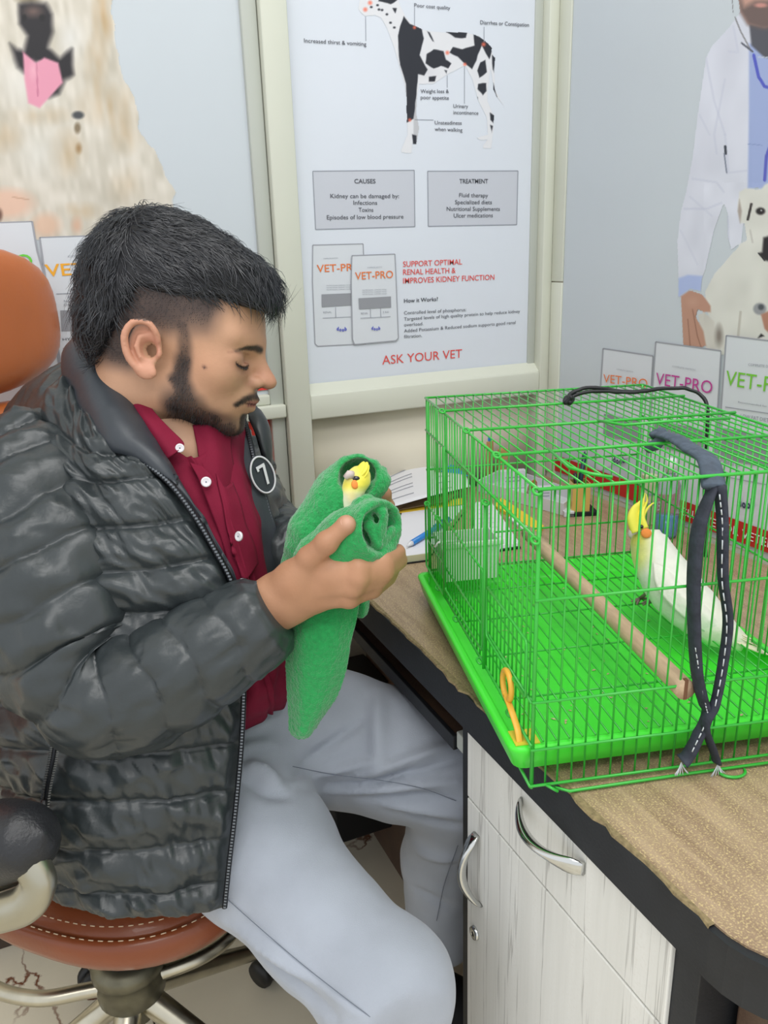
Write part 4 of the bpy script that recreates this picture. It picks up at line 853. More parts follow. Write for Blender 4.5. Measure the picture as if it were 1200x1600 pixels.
def surfnet(fn, lo, hi, h):
    lo = np.asarray(lo, float); hi = np.asarray(hi, float); n = np.ceil((hi-lo)/h).astype(int)+1
    ax = [lo[i]+h*np.arange(n[i]) for i in range(3)]
    D = np.empty(n, np.float32)
    for s in range(0, n[0], 24):
        G = np.stack(np.meshgrid(ax[0][s:s+24], ax[1], ax[2], indexing='ij'), -1).astype(np.float32); D[s:s+24] = fn(G)
    D[0] = D[-1] = np.maximum(D[0], h); D[:, 0] = np.maximum(D[:, 0], h); D[:, -1] = np.maximum(D[:, -1], h); D[:, :, 0] = np.maximum(D[:, :, 0], h); D[:, :, -1] = np.maximum(D[:, :, -1], h); D[-1] = np.maximum(D[-1], h)
    I = D < 0; m = n-1
    cnt = np.zeros(m, np.int32); acc = np.zeros((*m, 3), np.float32)
    corners = [(a, b, c) for a in (0, 1) for b in (0, 1) for c in (0, 1)]
    sl = lambda a, b, c: (slice(a, a+m[0]), slice(b, b+m[1]), slice(c, c+m[2]))
    for p in corners:
        for axis in range(3):
            if p[axis]: continue
            q = list(p); q[axis] = 1
            A = D[sl(*p)]; B = D[sl(*q)]; x = (A < 0) != (B < 0); t = np.where(x, A/(A-B+1e-20), 0)
            cnt += x
            for k in range(3): acc[..., k] += np.where(x, p[k]+(t if k == axis else 0), 0)
    act = cnt > 0; idx = -np.ones(m, np.int64); idx[act] = np.arange(act.sum())
    cell = np.argwhere(act); V = (cell+acc[act]/cnt[act][:, None])*h+lo
    F_ = []
    for axis in range(3):
        o1, o2 = [(1, 2), (2, 0), (0, 1)][axis]
        s0 = [slice(0, n[k]) for k in range(3)]; s1 = list(s0); s0[axis] = slice(0, n[axis]-1); s1[axis] = slice(1, n[axis])
        A = I[tuple(s0)]; B = I[tuple(s1)]; e = np.argwhere(A != B); e = e[(e[:, o1] > 0) & (e[:, o2] > 0) & (e[:, o1] < m[o1]) & (e[:, o2] < m[o2])]
        def cid(d1, d2):
            q = e.copy(); q[:, o1] -= d1; q[:, o2] -= d2; return idx[q[:, 0], q[:, 1], q[:, 2]]
        Q = np.stack([cid(1, 1), cid(0, 1), cid(0, 0), cid(1, 0)], 1); fl_ = A[e[:, 0], e[:, 1], e[:, 2]]
        Q[~fl_] = Q[~fl_][:, ::-1]; F_.append(Q)
    return V, np.vstack(F_)
def relax(V, Fq, it=2, w=.5):
    e = np.vstack([Fq[:, [0, 1]], Fq[:, [1, 2]], Fq[:, [2, 3]], Fq[:, [3, 0]]]); n = len(V)
    for _ in range(it):
        s = np.zeros_like(V); c = np.zeros(n)
        for k in range(3): s[:, k] = np.bincount(e[:, 0], V[e[:, 1], k], n)+np.bincount(e[:, 1], V[e[:, 0], k], n)
        c = np.bincount(e[:, 0], minlength=n)+np.bincount(e[:, 1], minlength=n); V = V*(1-w)+s/np.maximum(c, 1)[:, None]*w
    return V
def grad(fn, V, e=.001):
    N = np.stack([fn((V+d).astype(np.float32))-fn((V-d).astype(np.float32)) for d in np.eye(3)*e], 1); return N/(np.linalg.norm(N, axis=1, keepdims=True)+1e-12)
# ================================================================ THE MAN
pr = thing('person', 'seated man in black quilted jacket, maroon shirt and grey trousers holding a green towel', 'person', (.05, .95, .5))
M['skin'] = mat('skin', (190, 140, 112), .46, vcol=True, noise=.06, nscale=60, bump=.18, bscale=420, spec=.35)
M['hair'] = mat('black_hair', (20, 20, 24), .40, noise=.3, nscale=60, spec=.45)
rd = ray(290, 500); Zr = rd/np.linalg.norm(rd); Xr = R[:, 0]-Zr*(R[:, 0] @ Zr); Xr /= np.linalg.norm(Xr); Yr = np.cross(Zr, Xr)
PHI, PSI, ROLL, HS = math.radians(14.5), math.radians(15), math.radians(0), .95
f1 = Xr*math.cos(PHI)+Yr*math.sin(PHI); u1 = Xr*math.sin(PHI)-Yr*math.cos(PHI)
hf = f1*math.cos(PSI)-Zr*math.sin(PSI); hu = u1; hl = np.cross(hu, hf)
HR = np.stack([hf, hl, hu], 1)      # columns: face forward, left, up
HO = at(272, 549, .865)
def h2w(p): return HO+(np.asarray(p, float)*HS) @ HR.T
def w2h(P): return ((P-HO.astype(np.float32)) @ HR.astype(np.float32))/HS
neck_base = at(190, 742, .95)
nbh = ((neck_base-HO) @ HR)/HS
def fz(z): return np.where(z < .03, (z-.03)*1.15+.03, z)
def head_sdf(P):
    q = w2h(P); q = np.concatenate([q[..., :2], fz(q[..., 2:])], -1); S_ = np.stack([q[..., 0], np.abs(q[..., 1]), q[..., 2]], -1)
    d = s_ell(q, (-.012, 0, .045), (.097, .076, .088))
    d = smin(d, s_ell(q, (.040, 0, .010), (.056, .060, .082)), .03)
    d = smin(d, s_ell(q, (.050, 0, -.052), (.044, .045, .040)), .025)
    d = smin(d, s_ell(S_, (.02, .040, -.045), (.035, .018, .028)), .02)            # jaw angle
    d = smin(d, s_ell(q, (.078, 0, -.080), (.018, .020, .015)), .014)              # chin
    d = smin(d, s_ell(S_, (.058, .038, -.012), (.026, .022, .024)), .018)          # cheek
    d = smin(d, s_cap(S_, (.087, .0, .030), (.070, .045, .033), .010, .009), .012)  # brow
    d = smax(d, -s_ell(S_, (.0985, .036, .008), (.0175, .020, .0125)), .010)          # socket
    d = smin(d, s_ell(S_, (.0712, .0375, .007), (.0145, .0175, .0118)), .004)
    d = smin(d, s_chain(S_, [(.089, .024, .003), (.0868, .036, .0005), (.078, .048, .002)], [.0024, .0026, .002], .001), .003)       # lid over eyeball
    d = smin(d, s_cap(q, (.089, 0, .022), (.106, 0, -.006), .0065, .0095), .010)
    d = smin(d, s_ell(q, (.110, 0, -.013), (.0115, .0105, .010)), .006)
    d = smin(d, s_ell(S_, (.099, .0125, -.017), (.010, .0065, .0075)), .005)
    d = smax(d, -s_ell(S_, (.103, .0065, -.0245), (.005, .0032, .004)), .002)
    d = smin(d, s_ell(q, (.082, 0, -.040), (.020, .026, .020)), .012)              # muzzle
    d = smin(d, s_cap(S_, (.1015, .0, -.0395), (.086, .021, -.044), .0052, .002), .004)
    d = smin(d, s_cap(S_, (.0985, .0, -.0515), (.084, .019, -.047), .0058, .002), .004)
    d = smax(d, -s_cap(S_, (.106, .0, -.0455), (.088, .024, -.0455), .0010, .0008), .002)
    # ear
    S0 = S_; ca, sa = math.cos(.16), math.sin(.16); S_ = np.stack([(S_[..., 0]+.003)*ca*1.06+(S_[..., 2]+.006)*sa, S_[..., 1]-.001, -(S_[..., 0]+.003)*sa+(S_[..., 2]+.006)*ca], -1)
    ey = .0735; plate = s_ell(S_, (-.008, ey+.001, .002), (.0185, .0045, .029)); d = smin(d, plate, .006)
    hx = [(.009, 0, .004), (.007, .006, .020), (-.002, .010, .0315), (-.016, .012, .030), (-.0255, .012, .016), (-.0255, .010, .0), (-.0215, .008, -.013), (-.013, .006, -.024)]
    hx = spline([(x, ey+y, z) for x, y, z in hx], 17); d = smin(d, s_chain(S_, hx, np.interp(np.linspace(0, 1, 17), [0, .3, .6, 1], [.003, .004, .0042, .0042]), .0015), .003)
    d = smin(d, s_ell(S_, (-.004, ey+.0035, -.0265), (.0125, .0048, .0095)), .004)
    ah = [(.0, .003, .018), (-.011, .007, .014), (-.014, .008, .002), (-.009, .006, -.011)]
    d = smin(d, s_chain(S_, [(x, ey+y, z) for x, y, z in ah], [.0028, .003, .003, .003], .001), .003)
    d = smin(d, s_ell(S_, (.0095, ey+.003, -.004), (.004, .004, .006)), .003)
    d = smax(d, -s_ell(S_, (-.001, ey+.006, -.0005), (.0085, .009, .011)), .0025)
    S_ = S0
    # neck
    d = smin(d, s_chain(q, [(-.030, 0, -.02), (-.022, 0, -.062), tuple(nbh)], [.055, .054, .066], .01), .022)
    d = smin(d, s_cap(q, (.045, 0, -.078), (.025, 0, -.11), .014, .016), .02)
    return d*HS
# arms, trunk, hands
shN = at(50, 760, .84); elN = at(150, 1070, .81); wrN = at(432, 942, .782)
shF = at(350, 720, 1.12); elF = at(400, 850, 1.08); wrF = at(492, 858, .90)
hipN = at(330, 1270, 1.00); knN = at(612, 1553, .825); anN = at(590, 1850, 1.02)
hipF = at(430, 1150, 1.13); knF = at(722, 1222, 1.085); anF = at(700, 1500, 1.26)
pelv = (hipN+hipF)/2; waist = pelv*.45+neck_base*.55
def bulk_sdf(P):
    bk = at(190, 1000, 1.03)
    d = s_chain(P, [pelv+Zr*.02, bk, neck_base-[0, 0, .09]+Zr*.03], [.085, .085, .07], .05)
    d = smin(d, s_chain(P, [neck_base-[0, 0, .10]+Zr*.02, shN+[0, 0, -.03]], [.04, .036]), .04); d = smin(d, s_chain(P, [neck_base-[0, 0, .10]+Zr*.02, shF+[0, 0, -.03]], [.04, .028]), .03)
    d = smin(d, s_chain(P, [shN+[0, 0, -.03], elN, wrN], [.036, .032, .025]), .02); d = smin(d, s_chain(P, [shF+[0, 0, -.03], elF, wrF], [.028, .026, .024]), .02)
    d = smin(d, s_chain(P, [at(262, 668, .885), at(300, 722, .885), at(320, 800, .94)], [.045, .038, .030], .02), .02)
    d = smin(d, s_chain(P, [hipN+Zr*.02, knN, anN], [.060, .045, .034]), .03); d = smin(d, s_chain(P, [hipF+Zr*.02, knF, anF*.8+knF*.2], [.055, .038, .022]), .03)
    return d
# near (right) hand: palm under the towel roll, thumb on top, fingers closing round the far side
def A3(*p): return at(*p)
NH = dict(
 thumb=([A3(462, 905, .765), A3(484, 872, .748), A3(510, 848, .738), A3(541, 820, .736)], [.0145, .0118, .0098, .0080]),
 index=([A3(512, 888, .757), A3(560, 886, .752), A3(600, 877, .762), A3(621, 862, .782)], [.0125, .0105, .0095, .0080]),
 middle=([A3(510, 902, .757), A3(558, 901, .752), A3(600, 893, .765), A3(624, 876, .790)], [.0125, .0105, .0098, .0082]),
 ring=([A3(504, 916, .762), A3(550, 916, .757), A3(588, 907, .770), A3(611, 891, .795)], [.0120, .0102, .0092, .0078]),
 pinky=([A3(496, 934, .772), A3(545, 932, .768), A3(582, 920, .779), A3(606, 904, .797)], [.0118, .0104, .0092, .0076]))
def hand_sdf(P):
    d = s_chain(P, [A3(400, 962, .795), A3(436, 938, .785), A3(470, 918, .777)], [.029, .0255, .026], .012)
    for a, b in (((458, 905, .768), (512, 890, .762)), ((455, 922, .775), (508, 905, .765)), ((455, 935, .782), (500, 922, .772)), ((450, 945, .785), (492, 934, .779))): d = smin(d, s_cap(P, A3(*a), A3(*b), .0165, .0125), .012)
    for k, (p, r) in NH.items(): d = smin(d, s_chain(P, p, r, .003), .007 if k != 'thumb' else .012)
    for p, r in (NH['index'], NH['middle'], NH['ring'], NH['pinky']): d = smin(d, s_ell(P, p[1]-np.array(Zr)*.003, (r[1]*1.0,)*3), .004)
    d = smin(d, s_ell(P, NH['thumb'][0][2], (.0106,)*3), .004)
    n = NH['thumb'][0][3]; d = smin(d, s_ell(P, n, (.0090,)*3), .003)
    return d
FH = [([A3(545, 800, .835), A3(575, 782, .835), A3(600, 772, .83)], [.010, .0098, .0085]), ([A3(545, 815, .84), A3(580, 800, .84), A3(606, 790, .838)], [.010, .0095, .008]),
      ([A3(540, 832, .845), A3(580, 820, .845), A3(604, 812, .843)], [.010, .009, .008]), ([A3(535, 848, .85), A3(570, 840, .85), A3(592, 834, .85)], [.009, .008, .007]), ([A3(492, 842, .87), A3(478, 838, .845), A3(462, 838, .828)], [.013, .010, .0085])]
def fhand_sdf(P):
    d = s_chain(P, [A3(470, 865, .93), A3(492, 852, .89), A3(515, 838, .865)], [.027, .025, .028], .012)
    for a in ((545, 805, .845), (542, 822, .85), (536, 842, .855)): d = smin(d, s_cap(P, A3(505, 838, .87), A3(*a), .02, .012), .012)
    for p, r in FH: d = smin(d, s_chain(P, p, r, .003), .006)
    return d
bodyV, bodyF, bodyC, off = [], [], [], 0
SK = np.array([188, 146, 118.])
def addpart(fn, lo, hi, h, colf, it=2):
    global off
    V, Fq = surfnet(fn, lo, hi, h); V = relax(V, Fq, it, .4); bodyV.append(V); bodyF.append(Fq+off); bodyC.append(colf(V)); off += len(V)
def ss(x, a, b): t = np.clip((x-a)/(b-a), 0, 1); return t*t*(3-2*t)
def headcol(V):
    q = ((V-HO) @ HR)/HS; q[:, 2] = fz(q[:, 2]); x, y, z = q.T; ay = np.abs(y); c = np.tile(SK, (len(V), 1)); n = vnoise(q, 90)*.5+vnoise(q, 40)*.5
    def mix(m, rgb): nonlocal c; m = np.clip(m, 0, 1)[:, None]; c = c*(1-m)+np.array(rgb, float)*m
    g = lambda cx, cy, cz, s: np.exp(-(((x-cx)**2+(ay-cy)**2+(z-cz)**2)/s**2))
    mix(.30*ss(x, .06, .11)*ss(-z, .02, .0)*ss(z, -.03, -.0), (186, 128, 100)); mix(.45*g(.112, 0, -.014, .014), (186, 118, 98)); mix(.4*g(.05, .055, -.01, .03), (204, 148, 116))
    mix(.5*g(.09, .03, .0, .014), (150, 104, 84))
    def pl(u, v, pts, w0, w1):
        m = np.zeros(len(u)); k_ = len(pts)-1
        for i_ in range(k_):
            a_, b_ = np.array(pts[i_]), np.array(pts[i_+1]); e_ = b_-a_; h_ = np.clip(((u-a_[0])*e_[0]+(v-a_[1])*e_[1])/(e_ @ e_), 0, 1); d_ = np.hypot(u-a_[0]-h_*e_[0], v-a_[1]-h_*e_[1]); wd = w0+(w1-w0)*(i_+h_)/k_; m = np.maximum(m, ss(1.65+.5*n-d_/wd, 0, 1.35))
        return m
    ear = ss(ay, .0758, .079)*(x > -.040)*(x < .013)*(z > -.046)*(z < .0285+.2*x); mix(.55*ear, (206, 144, 122)); mix(.6*ear*g(-.001, .075, 0, .011), (150, 88, 72))
    # beard: sideburn, jaw, chin, moustache
    jl = -.044-.62*np.clip(x-.03, 0, .08)                       # upper beard line along the cheek
    b = ss(jl-z+.004*n, -.016, .020)*ss(x+.003*n, .004, .030)*ss(z, -.122, -.090)
    sb = pl(x+.002*n, z, [(.023, .030), (.0285, .010), (.029, -.010), (.029, -.034), (.036, -.056), (.054, -.074), (.078, -.083)], .0050, .0165)*ss(ay, .0, .01)*(.55+.45*ss(-z, -.02, .02))
    mo = pl(ay+.001*n, z, [(.003, -.0335), (.014, -.0355), (.023, -.040), (.029, -.049)], .0056, .0030)*(x > .065)
    gt = ss(.018-ay, 0, .008)*ss(-.058-z, 0, .004)*ss(x, .06, .075)
    ck = g(.078, .012, -.052, .013)*.0
    bd = np.clip(np.maximum.reduce([b*(1-.75*ss(.027-np.hypot(x-.085, z+.046), 0, .012)*(ay < .026)), sb*.92, mo, gt]), 0, 1)*(1+.25*n)
    dens = bd*(1-.4*g(.055, .045, -.055, .018)); mix(dens*.90, (46, 38, 37))
    mix(.85*ss(.0055-np.abs(z+.0455), 0, .003)*ss(.021-ay, 0, .006)*ss(x, .082, .088), (160, 98, 92)); mix(.8*ss(.0014-np.abs(z+.0455), 0, .001)*(ay < .023)*(x > .08), (70, 34, 34))
    # scalp fade above and behind the ear
    hl_ = ss(z-(.020+.36*np.clip(x, -.02, .1))+.003*n, -.022, .022)*ss(.064-x+.004*n, -.004, .022)
    back = ss(-.012-x, 0, .02)*ss(z, -.052, -.018)
    mix(np.clip(np.maximum(hl_, back), 0, 1)*(1-ear)*(.86+.1*n), (52, 44, 44))
    # eyebrow, lash line
    eb = pl(ay, z+.0006*n, [(.012, .0245), (.024, .026), (.038, .0235), (.050, .0165)], .0046, .0018)*ss(x, .05, .06)*(1-.6*ss(ay, .040, .054)); mix(eb*.9, (46, 37, 36))
    la = pl(ay, z, [(.052, .0040), (.046, .0008), (.038, -.0005), (.030, .0012), (.024, .0035)], .0005, .0012)*(x > .055); mix(la*.9, (34, 25, 24))
    mix(.30*g(.078, .040, .002, .016), (120, 84, 70)); mix(.85*g(.1035, .0075, -.0245, .0042), (70, 40, 34)); mix(.4*g(.092, .017, -.020, .006), (130, 84, 68))  # nostrils and the creases beside the nose wings carry painted shade
    mix(.45*pl(ay, z, [(.056, .0135), (.046, .0155), (.034, .0165), (.024, .0155)], .0008, .0008)*(x > .055), (140, 96, 78))  # thin darker line paints in the shade of the eyelid crease
    mix(.9*np.exp(-((x-.052)**2+(ay-.064)**2+(z+.011)**2)/.0020**2), (84, 56, 50))
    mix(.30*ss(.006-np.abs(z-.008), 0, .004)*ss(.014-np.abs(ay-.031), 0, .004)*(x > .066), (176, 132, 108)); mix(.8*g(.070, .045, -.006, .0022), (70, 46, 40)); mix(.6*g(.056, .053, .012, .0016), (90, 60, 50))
    return c
def plain(rgb, var=7):
    return lambda V: np.tile(np.array(rgb, float), (len(V), 1))+(vnoise(V, 60)*var)[:, None]
def handcol(V):
    c = plain((178, 132, 102))(V); 
    tip = NH['thumb'][0][3]; nl = tip-np.array(Zr)*.007+R[:, 1]*-.004
    m = np.exp(-(((V-nl)**2).sum(1))/.0062**2)[:, None]; c = c*(1-.75*m)+np.array([206, 164, 144.])*m*.75
    for k in (1, 2):
        p = NH['thumb'][0][k]; m = np.exp(-((V-p)**2).sum(1)/.012**2)[:, None]; c = c*(1-.25*m)+np.array([140, 94, 72.])*m*.25
    return c
hc_ = h2w((0, 0, .0)); addpart(head_sdf, hc_-[.16, .16, .2], hc_+[.17, .17, .165], .00215, headcol)
mn = np.minimum.reduce([A3(400, 962, .795), A3(625, 862, .80), A3(545, 815, .73), A3(490, 950, .78)])-.04; mx_ = np.maximum.reduce([A3(400, 962, .795), A3(625, 862, .80), A3(545, 815, .73), A3(590, 910, .8)])+.04
addpart(hand_sdf, mn, mx_, .0017, handcol, 2)
mn = np.minimum.reduce([A3(470, 865, .93), A3(606, 772, .83), A3(462, 838, .82)])-.04; mx_ = np.maximum.reduce([A3(470, 865, .93), A3(606, 772, .83), A3(592, 834, .85)])+.04
addpart(fhand_sdf, mn, mx_, .0025, plain((172, 126, 98)))
addpart(bulk_sdf, np.minimum.reduce([shN, elN, hipN, knN, anN, anF])-.12, np.maximum.reduce([shF, elF, knF, neck_base, hipF, wrF])+.10, .009, plain(SK))
ob('body', np.vstack(bodyV), np.vstack(bodyF), 'skin', pr, col=lin(np.clip(np.vstack(bodyC), 0, 255)))
# eyelashes
mb = MB(); HV = bodyV[0]; hq = ((HV-HO) @ HR)/HS; hq[:, 2] = fz(hq[:, 2])
for i in range(24):
    t = i/23; ay_ = .050-.026*t; z_ = np.interp(t, [0, .2, .5, .8, 1], [.003, .0008, -.0005, .0012, .0032]); m_ = np.where((hq[:, 1] < 0) & (hq[:, 0] > .05) & (np.hypot(-hq[:, 1]-ay_, hq[:, 2]-z_) < .004))[0]
    if not len(m_): continue
    p = HV[m_].mean(0); dr = hf*.5-hu*.8-hl*(.75-.5*t); dr /= np.linalg.norm(dr); mb.add(*tube([p, p+dr*.0025, p+dr*.005+hu*.0003], [.00035, .0003, .00008], 4))
mb.build('eyelashes', 'hair', pr)
# ---- hair
def hair_sdf(P):
    q = w2h(P); d = s_ell(q, (-.016, 0, .056), (.100, .0795, .090))
    d = smin(d, s_ell(q, (.032, 0, .094), (.062, .064, .034)), .02)
    d = smin(d, s_ell(q, (.072, 0, .078), (.034, .052, .026)), .02)
    d = smin(d, s_ell(q, (-.045, 0, .085), (.055, .066, .052)), .03)
    d = smin(d, s_ell(q, (-.066, 0, .015), (.042, .058, .05)), .02)
    # cut away face side and the short faded sides
    x, z = q[..., 0], q[..., 2]; ay = np.abs(q[..., 1])
    cut1 = (.070-.42*np.clip(x, -.2, .075)+.55*np.clip(-x-.0, 0, .05)*-1.0)-z     # below this line on the front half
    lo = np.where(x > -.03, .058+.10*np.clip(x, -.03, .1)-z, .058-.003+2.3*(x+.03)-z)
    d = smax(d, lo, .012)
    d = smax(d, x-.108, .01)
    d = d+.0022*vnoise(q*np.array([.6, 1, 1.4]), 70)+.0012*vnoise(q*np.array([.5, 1, 1.5]), 150)
    return d*HS
hV, hF = surfnet(hair_sdf, hc_-[.16, .16, .1], hc_+[.17, .17, .17], .0028); hV = relax(hV, hF, 1, .4)
hN = grad(hair_sdf, hV)
ho = ob('hair', hV, hF, 'hair', pr)
# strands laid over the hair mass
crown = h2w((-.055, 0, .125)); mbv, mbf, nn = [], [], 0
sel = rng.choice(len(hV), 9000, replace=False)
fw = h2w((1, 0, 0))-h2w((0, 0, 0)); fw /= np.linalg.norm(fw); dn = -(h2w((0, 0, 1))-h2w((0, 0, 0))); dn /= np.linalg.norm(dn); sd = h2w((0, -1, 0))-h2w((0, 0, 0)); sd /= np.linalg.norm(sd)
qh = w2h(hV.astype(np.float32))
for i in sel:
    p = hV[i]; n = hN[i]; x, y, z = qh[i]
    if n @ dn > .75: continue
    away = p-crown; away /= (np.linalg.norm(away)+1e-9)
    swirl = np.sin(x*42+z*30+2*math.sin(y*40))*.55
    d0 = away*.55+fw*(.55 if x > -.05 else -.1)+dn*(.35 if z < .11 else .1)+sd*(-.25*(y < 0)*(z > .12))+np.cross(n, fw)*swirl*.8+rng.normal(size=3)*.16
    d0 -= n*(d0 @ n); d0 /= (np.linalg.norm(d0)+1e-9); L_ = rng.uniform(.014, .034); lift = rng.uniform(.0002, .0028)+(.004 if rng.random() < .05 else 0); cv = np.cross(n, d0)*rng.normal()*.25
    b = np.cross(n, d0); w0 = rng.uniform(.00025, .0006); P = []
    for k in range(6):
        t = k/5; P.append(p+n*(lift*math.sin(math.pi*min(1, t*1.1))+.0002-(1-math.cos(L_*t/.085))*.085)+d0*L_*t+cv*L_*t*t)
    for k in range(6):
        ww = w0*(1-.85*abs(k/5-.35)/.65); mbv += [P[k]+b*ww, P[k]+n*ww*.9, P[k]-b*ww]
    for k in range(5):
        a = nn+3*k; mbf += [(a, a+1, a+4, a+3), (a+1, a+2, a+5, a+4)]
    nn += 18
st = ob('hair_strands', mbv, mbf, mat('hair_strand', (30, 32, 38), .34, spec=.7), ho); st['kind'] = 'stuff'
# beard and fade bristles
V = bodyV[0]; cc = bodyC[0]; N0 = grad(head_sdf, V); dk = np.where((cc.mean(1) < 92))[0]; qv = ((V-HO) @ HR)/HS
mbv, mbf, nn = [], [], 0
for i in rng.choice(dk, min(13000, len(dk)), replace=False):
    x, y, z = qv[i]
    if z < -.11: continue
    beard = (z < .0 and x > -.0) ; n = N0[i]; p = V[i]; L_ = (rng.uniform(.003, .007) if beard else rng.uniform(.0015, .003))
    d0 = n*.6+dn*.8+(-fw*.2 if beard else fw*-.2)+rng.normal(size=3)*.25; d0 /= np.linalg.norm(d0); b = np.cross(n, d0); b /= (np.linalg.norm(b)+1e-9); w0 = .0002
    mbv += [p-b*w0, p+b*w0, p+d0*L_]; mbf.append((nn, nn+1, nn+2)); nn += 3
bs_ = ob('beard_stubble', mbv, mbf, 'hair', pr); bs_['kind'] = 'stuff'
# ================================================================ CLOTHES
M['jacket'] = mat('quilted_nylon', (50, 56, 58), .36, noise=.14, nscale=12, bump=.3, bscale=46, bdist=.004, spec=.65)
M['jacket_in'] = mat('smooth_nylon', (54, 59, 65), .42, noise=.1, nscale=12, bump=.25, bscale=40, bdist=.003, spec=.55)
M['zip'] = mat('dark_zip', (30, 32, 36), .35, .4); M['zipt'] = mat('zip_teeth', (112, 116, 120), .3, .8)
M['shirt'] = mat('maroon_cotton', (122, 22, 50), .8, noise=.12, nscale=40, bump=.25, bscale=900, spec=.25)
M['button'] = mat('white_button', (222, 218, 222), .3)
M['trousers'] = mat('grey_weave', (170, 176, 187), .82, noise=.10, nscale=14, bump=.35, bscale=950, sheen=.2)
M['patchw'] = mat('white_print', (214, 216, 218), .5)
def surf(rows, ni, nj, ci=None):
    """control points [row][col] of (px, py, depth) -> smooth world grid"""
    Rr = [spline([at(*p) for p in r], nj) for r in rows]; Rr = np.stack(Rr, 0); return np.stack([spline(Rr[:, j], ni) for j in range(nj)], 1)
def normals(G):
    du = np.gradient(G, axis=0); dv = np.gradient(G, axis=1); N = np.cross(du, dv); return N/(np.linalg.norm(N, axis=2, keepdims=True)+1e-12)
def gridob(name, G, m, parent, th=.003, label=None):
    v, f = solid(G, th); return ob(name, v, f, m, parent, label=label)
def puffs(t, seams, amp, p=.45):
    """height of quilting at parameter t with stitch lines at the given seams"""
    s = np.asarray(seams); i = np.clip(np.searchsorted(s, t)-1, 0, len(s)-2); u = np.clip((t-s[i])/(s[i+1]-s[i]), 0, 1); return amp*np.sin(np.pi*u)**p
# ---- trousers
def tr_sdf(P):
    a = s_chain(P, [at(352, 1262, 1.0), at(405, 1325, .965), at(500, 1442, .893), at(606, 1545, .83), at(600, 1700, .92), at(590, 1900, 1.04)], [.094, .088, .068, .066, .060, .055], .02)
    b = s_chain(P, [at(440, 1140, 1.15), at(520, 1152, 1.12), at(620, 1178, 1.10), at(722, 1222, 1.085)], [.092, .090, .085, .072], .02)
    b = smin(b, s_chain(P, [at(722, 1222, 1.085), at(690, 1340, 1.17), at(688, 1455, 1.235)], [.066, .058, .052], .01), .018)
    d = smin(a, b, .018)
    d = smin(d, s_chain(P, [at(330, 1200, 1.06), at(400, 1140, 1.10), at(380, 1075, 1.08)], [.11, .105, .095], .03), .04)
    # creases: ridges fanning from the crotch along the far thigh, soft ones on the near thigh
    return d
tlo = np.minimum.reduce([at(352, 1262, 1.0), at(590, 1900, 1.04), at(688, 1455, 1.235), at(330, 1200, 1.06)])-.13; thi = np.maximum.reduce([at(352, 1262, 1.0), at(722, 1222, 1.085), at(688, 1455, 1.235), at(440, 1140, 1.15)])+.12
tV, tF = surfnet(tr_sdf, tlo, thi, .0052); tV = relax(tV, tF, 3, .5)
tN = grad(tr_sdf, tV, .003)
def seg(a, b, w_, amp, V):
    a, b = np.asarray(a), np.asarray(b); ab = b-a; h = np.clip(((V-a) @ ab)/(ab @ ab), 0, 1); d = np.linalg.norm(V-a-h[:, None]*ab, axis=1); return amp*np.exp(-(d/w_)**2)*(np.sin(np.pi*np.clip(h, .04, .96))**.5)
D_ = .0012*vnoise(tV, 22)+.0008*vnoise(tV, 48)
fold = [((455, 1212, 1.04), (560, 1130, 1.02), .006, -.006), ((462, 1222, 1.05), (600, 1188, 1.02), .006, .007), ((470, 1228, 1.05), (640, 1205, 1.02), .005, -.006), ((560, 1215, 1.03), (715, 1160, 1.0), .007, .008), ((575, 1225, 1.03), (718, 1185, 1.0), .005, -.006),
        ((520, 1240, 1.04), (716, 1222, 1.0), .006, .007), ((560, 1250, 1.04), (718, 1248, 1.01), .005, -.006), ((600, 1258, 1.04), (716, 1276, 1.02), .006, .007), ((640, 1275, 1.06), (716, 1292, 1.03), .006, -.006), ((455, 1150, 1.03), (520, 1080, 1.03), .007, -.005),
        ((590, 1075, 1.03), (592, 1200, 1.0), .012, .007), ((645, 1330, 1.11), (712, 1345, 1.10), .008, .005), ((640, 1390, 1.12), (705, 1420, 1.12), .008, -.004),
        ((380, 1200, .93), (440, 1225, .95), .009, .010), ((385, 1218, .93), (450, 1240, .95), .006, -.008), ((365, 1180, .93), (430, 1160, .97), .008, .006), ((372, 1150, .93), (440, 1120, .98), .008, .006),
        ((350, 1445, .86), (480, 1520, .82), .008, .006), ((400, 1490, .86), (520, 1590, .80), .007, -.006), ((380, 1460, .86), (560, 1585, .78), .005, .004)]
tX, tY = proj(tV); tD = (tV-CAM) @ R[:, 2]
def onv(px, py):
    m = np.where(np.hypot(tX-px, tY-py) < 8)[0]; return at(px, py, tD[m].min()) if len(m) else None
for a, b, w_, am in fold:
    cv_ = rng.normal()*6; L0 = [onv(a[0]+(b[0]-a[0])*t, a[1]+(b[1]-a[1])*t+cv_*math.sin(math.pi*t)) for t in np.linspace(0, 1, 9)]; L0 = [q for q in L0 if q is not None]; best = np.zeros(len(tV)); n_ = len(L0)-1
    for i_ in range(n_):
        e_ = L0[i_+1]-L0[i_]; h_ = np.clip(((tV-L0[i_]) @ e_)/(e_ @ e_+1e-9), 0, 1); d_ = np.linalg.norm(tV-L0[i_]-h_[:, None]*e_, axis=1); best = np.maximum(best, np.exp(-(d_/w_)**2)*np.sin(np.pi*np.clip((i_+h_)/max(1, n_), .05, .95))**.5)
    D_ = D_+am*1.7*best
tV = tV+tN*D_[:, None]; tV = relax(tV, tF, 1, .3)
tr = ob('trousers', tV, tF, 'trousers', pr)
